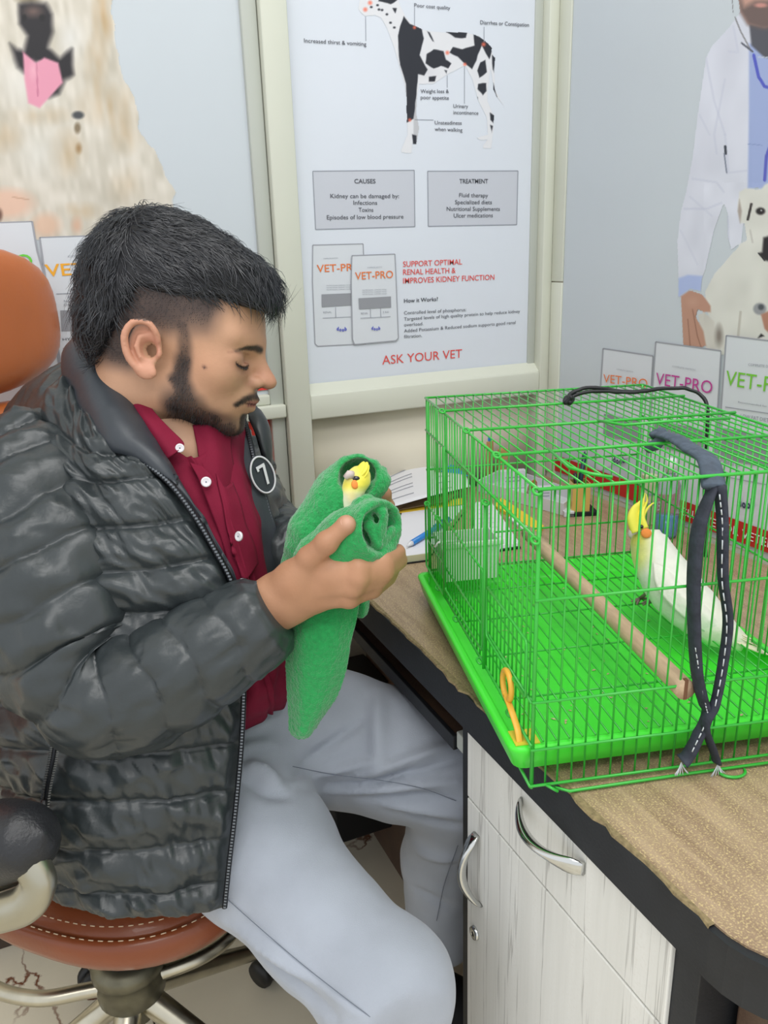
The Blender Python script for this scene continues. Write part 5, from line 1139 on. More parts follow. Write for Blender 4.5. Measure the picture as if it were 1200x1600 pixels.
def on_surf(pxs, V, lift=.0006):
    """drop a drawn line onto the nearest visible point of a mesh"""
    X, Y = proj(V); dd = (V-CAM) @ R[:, 2]; out = []
    for p in pxs:
        m = np.where(np.hypot(X-p[0], Y-p[1]) < 9)[0]
        if len(m): out.append(at(p[0], p[1], dd[m].min()+.0012-lift))
    return np.array(out)
def seamline(pts, V, name, m, parent, r=.0005, n=60):
    q = [tuple(a) for a in spline([(x, y, 0) for x, y in pts], n)]; P = on_surf([(a[0], a[1]) for a in q], V)
    if len(P) > 3: 
        P = np.stack([np.convolve(np.pad(P[:, k], 2, 'edge'), np.ones(5)/5, 'valid') for k in range(3)], 1)
        ob(name, *tube(P, r, 5), m, parent)
M['seam'] = mat('grey_seam', (112, 118, 130), .9)
seamline([(352, 1402), (400, 1445), (470, 1505), (540, 1560), (580, 1590)], tV, 'side_seam', 'seam', tr)
seamline([(455, 1197), (520, 1210), (600, 1220), (660, 1232), (715, 1252)], tV, 'side_seam', 'seam', tr)
seamline([(716, 1320), (695, 1380), (682, 1440)], tV, 'side_seam', 'seam', tr)
# ---- shirt
G = surf([[(196, 600, .86), (240, 672, .832), (298, 714, .828), (338, 690, .862), (378, 640, .96)], [(240, 730, .83), (288, 760, .815), (330, 770, .825), (368, 750, .865), (392, 700, .95)],
          [(295, 830, .825), (332, 840, .808), (368, 840, .82), (398, 820, .86), (415, 790, .94)], [(338, 900, .84), (362, 905, .815), (388, 900, .825), (410, 885, .865), (432, 855, .94)],
          [(358, 965, .86), (378, 965, .825), (402, 970, .835), (420, 960, .875), (440, 950, .95)], [(362, 1040, .89), (388, 1040, .87), (408, 1040, .875), (430, 1040, .90), (452, 1025, .97)], [(362, 1100, .91), (386, 1100, .885), (412, 1086, .885), (436, 1074, .92), (462, 1060, .99)], [(362, 1150, .97), (386, 1140, .95), (412, 1126, .96), (440, 1105, 1.0), (470, 1080, 1.04)]], 90, 70)
N = normals(G); tt = np.linspace(0, 1, 90)[:, None]; uu = np.linspace(0, 1, 70)[None]
Gw = G+N*(.0035*np.sin(uu*22+tt*9+2*np.sin(tt*7))*np.exp(-((uu-.75)/.22)**2)+.0025*vnoise(G, 38)+.0045*np.exp(-((uu-.50-.12*tt)/.016)**2)*(1) - .002*np.exp(-((uu-.47-.12*tt)/.012)**2))[..., None]
# open neck: fold the placket down into a V
for i in range(90):
    for j in range(70):
        t_, u_ = i/89, j/69
        pass
sh_ = gridob('shirt', Gw, 'shirt', pr, .0025)
def patchgrid(name, rows, m, parent, ni=30, nj=24, th=.003, wr=0., label=None, extra=None):
    G = surf(rows, ni, nj); 
    if wr: G = G+normals(G)*(wr*vnoise(G, 45))[..., None]
    if extra is not None: G = extra(G)
    return gridob(name, G, m, parent, th, label)
patchgrid('collar', [[(186, 590, .842), (200, 600, .838), (216, 612, .838)], [(210, 640, .822), (232, 655, .814), (258, 662, .818)], [(232, 682, .812), (258, 692, .803), (286, 690, .812)], [(255, 722, .806), (268, 712, .800), (285, 700, .806)]], 'shirt', sh_, wr=.0012)
patchgrid('collar', [[(301, 664, .852), (330, 660, .856), (366, 640, .90)], [(307, 692, .844), (338, 700, .846), (362, 690, .875)], [(313, 720, .834), (343, 738, .838), (366, 726, .87)], [(330, 748, .826), (352, 775, .834), (369, 762, .866)]], 'shirt', sh_, wr=.0015)
patchgrid('placket', [[(296, 722, .822), (316, 728, .820)], [(310, 748, .812), (336, 752, .812)], [(330, 800, .806), (360, 810, .806)], [(348, 850, .806), (376, 858, .808)], [(362, 905, .808), (390, 910, .812)], [(372, 965, .818), (398, 965, .824)]], 'shirt', sh_, 40, 10, .0028, .001)
patchgrid('placket', [[(338, 740, .812), (352, 760, .812), (366, 752, .83)], [(352, 800, .803), (364, 830, .805), (384, 812, .826)], [(362, 850, .801), (372, 872, .804), (398, 850, .832)], [(374, 890, .806), (384, 905, .808), (404, 880, .84)]], 'shirt', sh_, 40, 14, .0028, .0025)
def button(px, py, d, r, tilt=0):
    c = at(px, py, d); n = -ray(px, py)/np.linalg.norm(ray(px, py)); n = n+R[:, 0]*tilt; n /= np.linalg.norm(n); a = np.cross(n, [0, 0, 1]); a /= np.linalg.norm(a); b = np.cross(n, a)
    v, f = lathe([(.0003, -.001), (r, -.001), (r, .0008), (r*.8, .0014), (r*.6, .0008), (.0003, .0007)], 20); bt = ob('button', c+v[:, :1]*a+v[:, 1:2]*b+v[:, 2:]*n, f, 'button', sh_)
    h, fh = lathe([(.0002, .0007), (.0008, .0007), (.0008, .001), (.0002, .001)], 8); ob('thread', c+h[:, :1]*a+h[:, 1:2]*b+h[:, 2:]*n, fh, 'seam', bt)
button(322, 753, .803, .0052); button(281, 700, .8045, .0045); button(373, 838, .796, .0050, -.9); button(379, 911, .7985, .0048, -.5)
# ---- jacket trunk
jk = ob('jacket', *(lambda v, f: (v, f))(*tube([at(140, 1400, .93), at(142, 1398, .93), at(144, 1396, .93)], .004, 6)), 'jacket', pr)
rows = [
 [(172, 690, 0.812), (142, 648, 0.835), (118, 596, 0.9), (150, 560, 1.02), (235, 590, 1.1), (330, 630, 1.08), (376, 640, 0.985)],
 [(212, 712, 0.803), (140, 705, 0.8), (70, 650, 0.865), (30, 640, 0.99), (170, 630, 1.02), (330, 655, 1.16), (386, 668, 0.97)],
 [(262, 752, 0.795), (170, 765, 0.785), (62, 750, 0.815), (-60, 720, 0.96), (60, 700, 1.02), (360, 690, 1.16), (400, 730, 0.945)],
 [(322, 835, 0.795), (215, 850, 0.778), (70, 850, 0.8), (-90, 820, 0.95), (0, 790, 1.02), (395, 760, 1.13), (418, 790, 0.94)],
 [(360, 905, 0.803), (250, 930, 0.775), (100, 930, 0.8), (-100, 920, 0.95), (-20, 880, 1.02), (420, 850, 1.13), (436, 860, 0.945)],
 [(376, 1000, 0.83), (260, 1010, 0.79), (110, 1010, 0.81), (-90, 1000, 0.95), (-20, 960, 1.02), (420, 940, 1.16), (448, 950, 0.97)],
 [(378, 1100, 0.855), (255, 1110, 0.812), (110, 1110, 0.83), (-40, 1090, 0.95), (10, 1040, 1.02), (400, 1010, 1.2), (452, 1030, 1.02)],
 [(374, 1180, 0.862), (250, 1195, 0.828), (110, 1195, 0.835), (4, 1170, 0.93), (30, 1110, 1.02), (390, 1070, 1.22), (448, 1090, 1.06)],
 [(366, 1265, 0.862), (245, 1285, 0.838), (110, 1282, 0.84), (22, 1255, 0.925), (50, 1180, 1.02), (380, 1130, 1.22), (440, 1130, 1.1)],
 [(356, 1350, 0.865), (240, 1372, 0.845), (120, 1366, 0.848), (44, 1325, 0.925), (90, 1235, 1.02), (370, 1180, 1.22), (430, 1150, 1.12)],
 [(349, 1418, 0.868), (240, 1430, 0.852), (150, 1418, 0.86), (84, 1376, 0.925), (130, 1280, 1.02), (360, 1210, 1.2), (425, 1165, 1.12)]]
NI, NJ = 230, 210
Gj = surf(rows, NI, NJ); Nj = -normals(Gj)
c0 = Gj[:, :NJ//2].mean((0, 1)); inner = at(230, 1000, 1.0)
if ((Gj[120, 40]-inner) @ Nj[120, 40]) < 0: Nj = -Nj
tt = np.linspace(0, 10, NI)[:, None]+np.zeros((1, NJ)); uu = np.linspace(0, 1, NJ)[None]+np.zeros((NI, 1))
seams = [-.2, 1.15, 1.95, 2.75, 3.55, 4.35, 5.15, 5.95, 6.75, 7.6, 8.45, 9.3, 10.01]
T2 = tt+.05*np.sin(uu*9)+.04*vnoise(Gj, 14)
edge_ = np.clip(uu/.035, 0, 1)*np.clip((1-uu)/.035, 0, 1)
hgt = puffs(T2, seams, .0125, .36)
hgt = hgt+.0042*vnoise(np.stack([uu*34+tt*2.0, tt*2.0-uu*5, uu*0], -1), 1)*np.clip(hgt/.008, .25, 1)+.0042*(.5-np.abs(vnoise(np.stack([uu*26+tt*3.2, tt*3.1-uu*7, uu*0+3], -1), 1)))*np.clip(hgt/.008, 0, 1)+.0022*vnoise(np.stack([uu*85+tt*3, tt*3.5, uu*0+5], -1), 1)+.003*vnoise(Gj, 26)
Gj2 = Gj+Nj*(hgt*edge_)[..., None]
v, f = solid(Gj2, .004 if ((np.cross(Gj2[121, 40]-Gj2[120, 40], Gj2[120, 41]-Gj2[120, 40])) @ Nj[120, 40]) > 0 else -.004)
ob('quilted_trunk', v, f, 'jacket', jk)
# hem binding and front facings
def edge_strip(name, pts, m, r, flat, n=140, k=10): 
    P = spline([at(*p) for p in pts], n); return ob(name, *tube(P, r, k, flat=flat), m, jk), P
zipN = [(168, 694, .800), (212, 714, .790), (262, 752, .782), (300, 800, .782), (335, 858, .785), (360, 905, .790), (374, 950, .80), (380, 1000, .818), (381, 1060, .838), (380, 1110, .846), (376, 1180, .852), (368, 1265, .852), (358, 1350, .854), (351, 1418, .858)]
zipF = [(377, 648, .965), (386, 672, .950), (400, 730, .925), (418, 790, .92), (436, 860, .925), (447, 930, .95)]
def zipper(pts, name, off, m_=260):
    P = spline([at(*p) for p in pts], m_); T_, N_, B_ = frames(P)
    tp = ob(name+'_tape', *tube(P, .0035, 8, flat=(1, .8)), 'zip', jk)
    mb = MB(); L_ = np.r_[0, np.cumsum(np.linalg.norm(np.diff(P, axis=0), axis=1))]; n = int(L_[-1]/.0034); s_ = np.linspace(0, L_[-1], n); Q = np.stack([np.interp(s_, L_, P[:, k]) for k in range(3)], 1)
    for q in Q:
        v_, f_ = box(-.0013, .0013, -.0022, .0022, -.0010, .0010); vd = q-CAM; vd /= np.linalg.norm(vd); a = R[:, 0]; 
        mb.add(q-vd*.0034+v_[:, :1]*a+v_[:, 1:2]*vd+v_[:, 2:]*R[:, 1], f_)
    t_ = mb.build('teeth', 'zipt', tp, smooth=False); t_['kind'] = 'stuff'; return P
zipper(zipN, 'zipper', 0); zipper(zipF, 'zipper', 0)
# smooth inner facing between zip and shirt, near and far
patchgrid('front_facing', [[(172, 690, .805), (200, 668, .815), (222, 650, .835)], [(215, 712, .795), (245, 702, .803), (262, 716, .825)], [(262, 748, .787), (280, 752, .792), (290, 770, .82)], [(304, 800, .788), (314, 806, .79), (312, 825, .825)], [(340, 860, .792), (345, 868, .795), (335, 880, .835)], [(364, 910, .798), (366, 915, .80), (350, 930, .85)], [(378, 1000, .825), (378, 1005, .83), (362, 1010, .88)]], 'jacket_in', jk, 60, 16, .004, .001)
patchgrid('front_facing', [[(377, 645, .966), (368, 655, .955), (356, 668, .93)], [(388, 690, .945), (376, 700, .93), (362, 712, .91)], [(402, 740, .925), (390, 752, .91), (376, 765, .89)], [(420, 800, .92), (408, 815, .905), (394, 825, .88)], [(436, 860, .925), (424, 872, .91), (408, 885, .88)], [(448, 930, .95), (438, 940, .93), (420, 950, .90)], [(455, 1010, .99), (444, 1015, .97), (425, 1020, .93)]], 'jacket_in', jk, 60, 16, .004, .002)
# collar: thick stand collar folded open
def cbulge(G):
    n, m, _ = G.shape; N_ = normals(G); 
    if N_[n//2, m//2] @ (CAM-G[n//2, m//2]) < 0: N_ = -N_
    s_ = np.linspace(0, 1, m)[None]; t_ = np.linspace(0, 1, n)[:, None]; return G+N_*(.010*np.sin(np.pi*s_)**.6*np.sin(np.pi*np.clip(t_*.9+.1, 0, 1))**.4+.0016*vnoise(G, 50))[..., None]
patchgrid('collar', [[(220, 560, 1.04), (218, 545, 1.03), (215, 530, 1.02)], [(140, 580, .985), (146, 540, .975), (165, 505, .965)], [(108, 596, .925), (112, 555, .905), (150, 503, .90)], [(114, 632, .872), (140, 600, .850), (168, 560, .865)], [(136, 672, .828), (165, 640, .815), (198, 615, .835)], [(162, 700, .800), (195, 680, .795), (232, 668, .818)], [(205, 718, .790), (235, 712, .786), (262, 720, .808)], [(262, 752, .784), (276, 756, .784), (292, 768, .806)]], 'jacket_in', jk, 70, 30, .008, extra=cbulge)
patchgrid('collar', [[(372, 628, 1.0), (382, 640, .985), (388, 655, .97)], [(384, 640, .99), (396, 668, .975), (402, 690, .955)], [(398, 668, 1.0), (408, 705, .98), (414, 735, .96)]], 'jacket', jk, 24, 20, .008, extra=cbulge)
# zip pull at the collar corner
o_ = ob('zip_pull', *box(-.004, .004, -.0015, .0015, -.010, .0, .001), 'zipt', None); 
o_.parent = jk; o_.matrix_world = Matrix.Translation(at(166, 692, .782)); ORG[o_.name] = Matrix.Identity(4)
# chest badge on the far front
bc_ = at(411, 742, .905); nb = -(ray(411, 742)); nb /= np.linalg.norm(nb); nb = nb*.75+R[:, 0]*.55; nb /= np.linalg.norm(nb); ub = np.array([0, 0, 1.])-nb*nb[2]; ub /= np.linalg.norm(ub); rb = np.cross(ub, nb); ub = ub*math.cos(.25)+rb*math.sin(-.25); rb = np.cross(ub, nb)
rg = [bc_+rb*.0148*math.cos(a)+ub*.0215*math.sin(a) for a in np.linspace(0, 2*math.pi, 40, endpoint=False)]
dsk = ob('badge', [bc_-nb*.001]+[bc_-nb*.001+rb*.0165*math.cos(a)+ub*.0235*math.sin(a) for a in np.linspace(0, 2*math.pi, 40, endpoint=False)], [(0, i+1, (i+1) % 40+1) for i in range(40)], 'jacket_in', jk)
ob('badge_ring', *tube(rg, .0012, 5, True), 'patchw', dsk); 
sv = [(-.0055, .012), (.0065, .012), (.0065, .009), (.003, -.012), (-.0003, -.012), (.003, .0085), (-.0028, .0085), (-.0028, .006), (-.0055, .006)]
ob('badge_numeral', [bc_+nb*.001+rb*x+ub*y for x, y in sv], [tuple(range(len(sv)))], 'patchw', dsk, smooth=False)
# ---- sleeves
def sleeve(pts, rads, name, nseam, amp, n=230, k=72, cuff=True, squash=(1, 1), phase=0.):
    P = spline([at(*p) for p in pts], n); L_ = np.r_[0, np.cumsum(np.linalg.norm(np.diff(P, axis=0), axis=1))]; s_ = np.linspace(0, L_[-1], n); P = np.stack([np.interp(s_, L_, P[:, q]) for q in range(3)], 1)
    rr_ = np.interp(s_, np.interp(np.linspace(0, len(pts)-1, n), np.arange(n)*(len(pts)-1)/(n-1), L_)[np.linspace(0, n-1, len(pts)).astype(int)], rads)
    T_, N_, B_ = frames(P); th = np.arange(k)*2*math.pi/k; t = np.linspace(0, 1, n)
    t2 = t[:, None]+.012*np.sin(th*2+phase)[None]+.008*np.sin(th*3+1)[None]
    sm = np.linspace(-.02, 1.0, nseam+1)
    C0 = np.cos(th)[None, :, None]*N_[:, None]*squash[0]+np.sin(th)[None, :, None]*B_[:, None]*squash[1]
    amp = amp*np.interp(t[:, None], [0, .45, .7, 1], [1, .95, .62, .5]); h = puffs(t2, sm, amp, .36); wv = np.stack([t2*9, np.cos(th)[None]*2.6+t2*7, np.sin(th)[None]*2.6+0*t2], -1)
    h = h+amp*.55*(.45-np.abs(vnoise(wv+4, 1.5)))+amp*.30*vnoise(wv, 1.7)+amp*.22*vnoise(wv+9, 3.9)
    r_ = rr_[:, None]-amp*.6+h
    if cuff: r_ = r_*np.clip(1-.12*np.clip((t[:, None]-.985)/.015, 0, 1), 0, 1)
    v = P[:, None]+C0*r_[..., None]
    return ob(name, v.reshape(-1, 3), ringfaces(n, k), 'jacket', jk), P, rr_
sleeve([(36, 690, .885), (62, 790, .840), (84, 870, .825), (100, 950, .815), (122, 1025, .812), (172, 1078, .802), (245, 1064, .792), (318, 1022, .785), (385, 982, .780), (430, 954, .778)], [.050, .078, .083, .080, .074, .064, .057, .052, .045, .039], 'sleeve', 12, .0115)
sleeve([(362, 690, 1.12), (374, 765, 1.12), (402, 832, 1.08), (445, 860, .99), (478, 862, .915)], [.050, .053, .056, .050, .038], 'sleeve', 6, .009)
# pocket zip
pz = spline([at(*p) for p in [(90, 1138, .815), (84, 1180, .815), (74, 1230, .818), (68, 1285, .825)]], 40)
pk = ob('pocket_zip', *tube(pz, .006, 8, flat=(1, .5)), 'zip', jk); mb = MB()
for i in range(0, 40):
    for s_ in (-1, 1): mb.add(*(lambda v_, f_: (pz[i]+R[:, 0]*s_*.0035-Zr*.005+v_, f_))(*box(-.0012, .0012, -.0012, .0012, -.0009, .0009)))
o_ = mb.build('teeth', 'zipt', pk, smooth=False); o_['kind'] = 'stuff'
ob('zip_pull', *tube([at(70, 1250, .808), at(67, 1270, .808), at(66, 1290, .812)], .003, 8), 'black', pk)
# ---- shoe on the far foot
so_ = thing('shoe', 'black shoe on the man’s far foot on the floor under the desk', 'shoe', tuple(at(700, 1530, 1.30)*[1, 1, 0]))
fx = at(700, 1500, 1.28); fdir = np.array([.72, -.69, 0]); fbase = np.array([fx[0], fx[1], 0])-fdir*.03
prof = [(-.07, .030, .045), (-.05, .036, .085), (-.01, .038, .095), (.05, .042, .07), (.11, .046, .05), (.16, .040, .038), (.185, .022, .026)]
v = []; k = 20; sdv = np.array([fdir[1], -fdir[0], 0])
for x, w_, h_ in prof:
    for j in range(k): a = 2*math.pi*j/k; v.append(fbase+fdir*x*.9+sdv*w_*math.cos(a)+np.array([0, 0, max(.004, h_*.5+h_*.5*math.sin(a))]))
ob('upper', v, ringfaces(len(prof), k), 'blackm', so_)
v = []
for x, w_, h_ in prof:
    for sgn in (-1, 1):
        for zz in (.0, .016): v.append(fbase+fdir*x*.92+sdv*(w_+.003)*sgn+[0, 0, zz])
fs = []
for i in range(len(prof)-1):
    a = 4*i; b = a+4; fs += [(a, b, b+1, a+1), (a+2, a+3, b+3, b+2), (a, a+2, b+2, b), (a+1, b+1, b+3, a+3)]
fs += [(0, 1, 3, 2), (a+4, a+6, a+7, a+5)]
ob('sole', v, fs, 'black', so_, smooth=False)
# ================================================================ TOWEL
M['towel'] = mat('green_terry', (26, 156, 78), .9, noise=.22, nscale=260, bump=.9, bscale=520, bdist=.002, sheen=.5)
tw = thing('towel', 'green terry towel rolled round the small bird in the man’s hands, one end hanging down', 'towel', tuple(at(520, 870, .77)))
def wrap_sdf(P):
    d = s_chain(P, [at(458, 890, .815), at(494, 834, .80), at(533, 785, .80), at(556, 757, .80)], [.015, .0245, .0285, .0285], .02)
    d = smin(d, s_chain(P, [at(527, 775, .79), at(522, 745, .79), at(537, 726, .79), at(560, 721, .79), at(582, 729, .79), at(592, 746, .79), at(575, 768, .785), at(556, 782, .78)], [.006, .0065, .0065, .0065, .0065, .007, .0075, .008], .003), .006)
    d = smax(d, -s_chain(P, [at(560, 745, .795), at(558, 745, .755), at(556, 740, .71)], [.0185, .018, .016], .005), .004)
    d = smax(d, -s_chain(P, [at(553, 772, .775), at(549, 800, .765)], [.010, .0075], .004), .004)
    d = smin(d, s_chain(P, [at(574, 772, .79), at(590, 764, .79), at(601, 750, .79), at(601, 735, .795)], [.0085, .0075, .0060, .003], .003), .006)
    return d
def roll_sdf(P):
    a = s_chain(P, [at(468, 900, .79), at(500, 872, .780), at(545, 845, .770), at(588, 828, .757)], [.012, .022, .0275, .0300], .015)
    ax = R[:, 0]*.72-Zr*.69; c = at(590, 827, .755)
    q = (P-c.astype(np.float32)) @ ax.astype(np.float32)
    a = smax(a, q-.010, .006)
    rimc = s_chain(P, [at(597, 828, .752), at(608, 826, .738), at(622, 824, .722)], [.021, .0228, .0240], .008)
    a = smax(a, -rimc, .005)
    f = s_chain(P, [at(573, 800, .760), at(578, 822, .752), at(592, 850, .755)], [.0048, .005, .005], .003)
    f = np.minimum(f, s_chain(P, [at(586, 792, .757), at(604, 806, .752), at(598, 826, .752), at(590, 848, .758)], [.0045, .005, .006, .006], .003))
    f = np.minimum(f, s_chain(P, [at(600, 850, .768), at(614, 840, .766)], [.0125, .011], .003))
    f = np.minimum(f, s_chain(P, [at(560, 788, .762), at(575, 783, .766), at(600, 790, .77)], [.006, .006, .005], .003))
    f = smax(f, q-.008, .003)
    return smin(a, f, .004)
for nm, fn, pts in (('wrapped_end', wrap_sdf, [(455, 888, .815), (560, 713, .80), (605, 735, .79), (556, 757, .72), (492, 860, .83)]), ('rolled_end', roll_sdf, [(462, 905, .80), (600, 775, .76), (628, 870, .74), (590, 870, .78), (550, 880, .75)])):
    Q = np.array([at(*p) for p in pts]); V, Fq = surfnet(fn, Q.min(0)-.035, Q.max(0)+.035, .0017); V = relax(V, Fq, 2, .4)
    N0 = grad(fn, V); V = V+N0*(.0007*vnoise(V, 420)+.0012*vnoise(V, 90))[:, None]
    ob(nm, V, Fq, 'towel', tw)
G = surf([[(446, 915, .815), (480, 905, .805), (520, 900, .80), (566, 905, .81)], [(447, 960, .812), (480, 960, .797), (520, 955, .796), (563, 940, .812)], [(445, 1010, .812), (478, 1010, .792), (520, 1005, .792), (551, 995, .808)], [(446, 1060, .818), (475, 1062, .798), (510, 1060, .798), (540, 1048, .812)], [(449, 1105, .825), (472, 1112, .806), (500, 1108, .808), (525, 1092, .820)], [(452, 1138, .83), (468, 1146, .815), (484, 1145, .818), (504, 1122, .828)], [(458, 1148, .834), (468, 1153, .828), (480, 1151, .830), (492, 1138, .834)]], 90, 60)
G = G+normals(G)*(.0008*vnoise(G, 420)+.003*vnoise(G, 24))[..., None]
gridob('hanging_end', G, 'towel', tw, .009)
G = surf([[(552, 930, .83), (566, 925, .825), (578, 925, .835)], [(552, 950, .832), (568, 948, .826), (577, 948, .835)], [(554, 964, .836), (566, 966, .832), (574, 960, .836)]], 20, 20); gridob('loose_fold', G, 'towel', tw, .004)
# hem stitches round the rolled rim
# ================================================================ COCKATIELS
M['feather'] = mat('cream_feathers', (236, 232, 214), .7, vcol=True, noise=.06, nscale=90, bump=.5, bscale=120, bdist=.002, sheen=.3)
M['feather_w'] = mat('white_wing', (238, 236, 224), .7, noise=.1, nscale=60, bump=.5, bscale=140, bdist=.002)
M['beak'] = mat('grey_beak', (200, 184, 180), .4); M['eye'] = mat('black_eye', (12, 12, 14), .12, coat=.6); M['foot'] = mat('pink_grey_foot', (150, 128, 122), .6)
M['yellowf'] = mat('yellow_feather', (236, 226, 84), .7); M['creamf'] = mat('cream_quill', (226, 222, 190), .65, noise=.1, nscale=200, stretch=(1, 1, 1)); M['cheek'] = mat('orange_cheek', (240, 142, 66), .75)
def disc(name, c, n, r, m, parent, asp=1., up=(0, 0, 1.), dome=.25):
    n = np.asarray(n, float); n /= np.linalg.norm(n); a = np.cross(n, up); a /= np.linalg.norm(a); b = np.cross(n, a)
    v, f = lathe([(r, -.0008), (r*.95, 0), (r*.6, r*dome*.7), (.0001, r*dome)], 20); return ob(name, np.asarray(c)+v[:, :1]*a*asp+v[:, 1:2]*b+v[:, 2:]*n, f, m, parent)
def feather(P0, P1, w_, bend, m, name, parent, n=12, up=None):
    P0 = np.array(P0); P1 = np.array(P1); d = P1-P0; L_ = np.linalg.norm(d); d /= L_; s_ = np.cross(d, Zr if up is None else up); s_ /= np.linalg.norm(s_)
    P = [P0+d*L_*t+s_*bend*math.sin(math.pi*t*.5)**2 for t in np.linspace(0, 1, n)]; r = w_*np.sin(np.pi*np.clip(np.linspace(.10, .985, n), 0, 1))**.55
    v, f = tube(P, r, 8, flat=(1, .25)) if up is None else tube(P, r, 8, flat=(1, .5)); return ob(name, v, f, m, parent)
bird = thing('cockatiel', 'white cockatiel with yellow crest and orange cheek standing in the cage', 'bird', tuple(onz(1005, 935, .795)))
bp = [at(1011, 829, .925), at(1013, 843, .925), at(1021, 866, .923), at(1038, 897, .915), at(1060, 927, .90), (at(1086, 954, .882)), at(1112, 976, .868), at(1138, 993, .86), at(1164, 1007, .853)]
br = [.0140, .0205, .0245, .0290, .0300, .0275, .0225, .0160, .0085]
P = spline(bp, 70); rr2 = np.interp(np.linspace(0, 8, 70), range(9), br); v, f = tube(P, rr2, 40)
v = v+(vnoise(v, 110)*.0008)[:, None]
X, Y = proj(v); c = np.tile(np.array([234, 232, 222.]), (len(v), 1))
def mixc(c, m, rgb): m = np.clip(m, 0, 1)[:, None]; return c*(1-m)+np.array(rgb, float)*m
nz = vnoise(v, 70)*.5
hd = bp[1]; tt_ = np.repeat(np.linspace(0, 8, 70), 40)
c = mixc(c, (1-ss(tt_, 1.9, 3.0))*(1-ss(X-1012, -12, 16))*.9, (222, 220, 120)); c = mixc(c, (1-ss(tt_, .9, 1.5))*(1-ss(X, 1000, 1010))*.9, (236, 226, 90)); c = mixc(c, ss(tt_, 4, 8)*.35*(nz+.5), (220, 212, 150)); c = mixc(c, np.exp(-((X-995)**2+(Y-852)**2)/180)*.5, (196, 192, 130))
ob('body', v, f, 'feather', bird, col=lin(np.clip(c, 0, 255)))
nC = CAM-hd; nC /= np.linalg.norm(nC)
disc('cheek_patch', at(1010, 833, .9055), nC+R[:, 0]*.15, .0056, 'cheek', bird, 1.05, dome=.2)
disc('eye', at(1002.5, 823, .9085), nC-R[:, 0]*.1, .0024, 'eye', bird, dome=.6)
ob('beak', *tube([at(992, 829, .915), at(987, 831, .914), at(984.5, 836, .914), at(986, 841, .915)], [.005, .0045, .0032, .001], 12), 'beak', bird)
cr = spline([at(996, 829, .917), at(990, 812, .917), at(992, 798, .918), at(999, 788, .919), at(1006, 778, .920)], 24); v, f = tube(cr, np.interp(np.linspace(0, 1, 24), [0, .3, .6, .85, 1], [.012, .0105, .0065, .0028, .0006]), 12, flat=(1, .55)); ob('crest', v, f, 'yellowf', bird)
cr = spline([at(1004, 826, .914), at(1000, 808, .915), at(1004, 794, .916), at(1008, 784, .917)], 20); v, f = tube(cr, np.interp(np.linspace(0, 1, 20), [0, .4, .8, 1], [.009, .0068, .0024, .0005]), 12, flat=(1, .5)); ob('crest', v, f, 'yellowf', bird)
for pts_ in ([(1002, 812), (1006, 795), (1011, 783), (1010, 772)], [(1004, 812), (1010, 797), (1018, 788), (1025, 785)], [(1001, 805), (1005, 785), (1008, 770)]):
    ob('crest_feather', *tube(spline([at(*q, .914) for q in pts_], 14), np.interp(np.linspace(0, 1, 14), [0, .5, 1], [.0016, .0014, .0004]), 6), 'yellowf', bird)
# wing lying along the near side
wG = surf([[(1020, 878, .895), (1038, 884, .890), (1058, 892, .897)], [(1026, 916, .879), (1054, 912, .870), (1082, 915, .880)], [(1056, 954, .862), (1084, 944, .852), (1108, 944, .860)], [(1096, 984, .852), (1116, 974, .846), (1130, 972, .851)], [(1130, 1000, .853), (1138, 998, .850), (1144, 998, .852)], [(1162, 1008, .846), (1164, 1007, .845), (1167, 1006, .846)]], 40, 16)
wg = gridob('wing', wG, 'feather_w', bird, .003)
for i in range(9):
    t = i/8; a = (1046+8*t*4, 915+t*42); b = (1120+10*i, 980+4.2*i)
    feather(at(a[0], a[1], .875-.012*t), at(min(b[0], 1182), min(b[1], 1012), .853-.010*t), .0042, .002, 'creamf', 'flight_feather', wg)
for i in range(7):
    feather(at(1128+i*3, 990+i*2, .858), at(1196+i*6, 1018+i*3.0, .832-.002*i), .0045, .001*(i-3), 'creamf', 'tail_feather', bird)
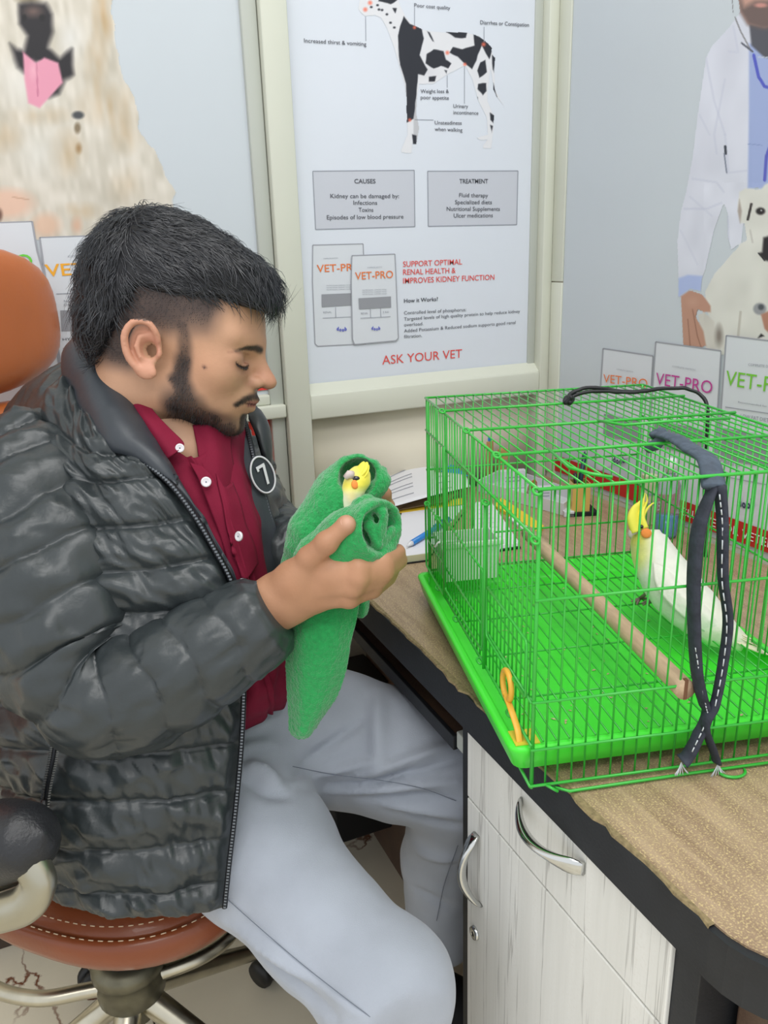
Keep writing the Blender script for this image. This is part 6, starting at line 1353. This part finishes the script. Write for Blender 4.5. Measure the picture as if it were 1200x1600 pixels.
for (x, y), dd in (((1000, 935), .955), ((1016, 938), .945)):
    p = onz(x, y, .795); q = at(x+18, y-14, .925); ft = ob('foot', *tube([q, (q+p)/2, p], .0022, 8), 'foot', bird)
    for a_ in (-.5, 0, .5, 2.9): ob('toe', *tube([p, p+np.array([-.010*math.cos(a_), -.004-.006*math.sin(a_), .0]), p+np.array([-.016*math.cos(a_), -.006-.010*math.sin(a_), -.0005])], [.0018, .0016, .0008], 6), 'foot', ft)
# bird wrapped in the towel: face and crest show in the opening
b2 = thing('cockatiel', 'young yellow-crested bird peeking out of the rolled green towel in the hands', 'bird', tuple(at(555, 760, .79)))
hp = [at(564, 738, .783), at(560, 748, .775), at(553, 763, .774), at(549, 783, .776), at(545, 810, .784), at(535, 830, .79)]
v, f = tube(spline(hp, 40), np.interp(np.linspace(0, 5, 40), range(6), [.0085, .0125, .0115, .0105, .0120, .012]), 28)
X, Y = proj(v); c = np.tile(np.array([228, 226, 196.]), (len(v), 1)); c = mixc(c, 1-ss(Y, 755, 778), (238, 222, 76)); c = mixc(c, np.exp(-((X-550)**2+(Y-776)**2)/60)*.5, (236, 200, 110)); c = mixc(c, np.exp(-((X-548)**2+(Y-744)**2)/90)*.6, (226, 222, 214))
ob('body', v+(vnoise(v, 160)*.0006)[:, None], f, 'feather', b2, col=lin(np.clip(c, 0, 255)))
ob('beak', *tube([at(551, 742, .764), at(545, 741, .762), at(541, 745, .763), at(542, 749, .765)], [.004, .0040, .003, .001], 12), 'beak', b2)
n2 = CAM-hp[1]; n2 /= np.linalg.norm(n2)
disc('eye', at(556.5, 747.5, .7622), n2, .0024, 'eye', b2, 1.5, dome=.5); disc('cheek_patch', at(555, 757, .7618), n2+R[:, 0]*.3, .0045, 'cheek', b2, .8, dome=.2)
for a, b, w_ in (((560, 744), (575, 723), .0062), ((557, 744), (570, 722), .0050), ((564, 748), (577, 727), .0050)): feather(at(*a, .766), at(*b, .770), w_, .001, 'yellowf', 'crest_feather', b2)

M['nail'] = mat('fingernail', (204, 158, 138), .3, coat=.3)
tp_ = NH['thumb'][0][3]; nn_ = -Zr*.8-R[:, 1]*.55+R[:, 0]*.1
disc('thumbnail', tp_+nn_/np.linalg.norm(nn_)*.0074-R[:, 0]*.002+R[:, 1]*.0012, nn_, .0052, 'nail', pr, 1.15, up=(NH['thumb'][0][3]-NH['thumb'][0][2]), dome=.22)
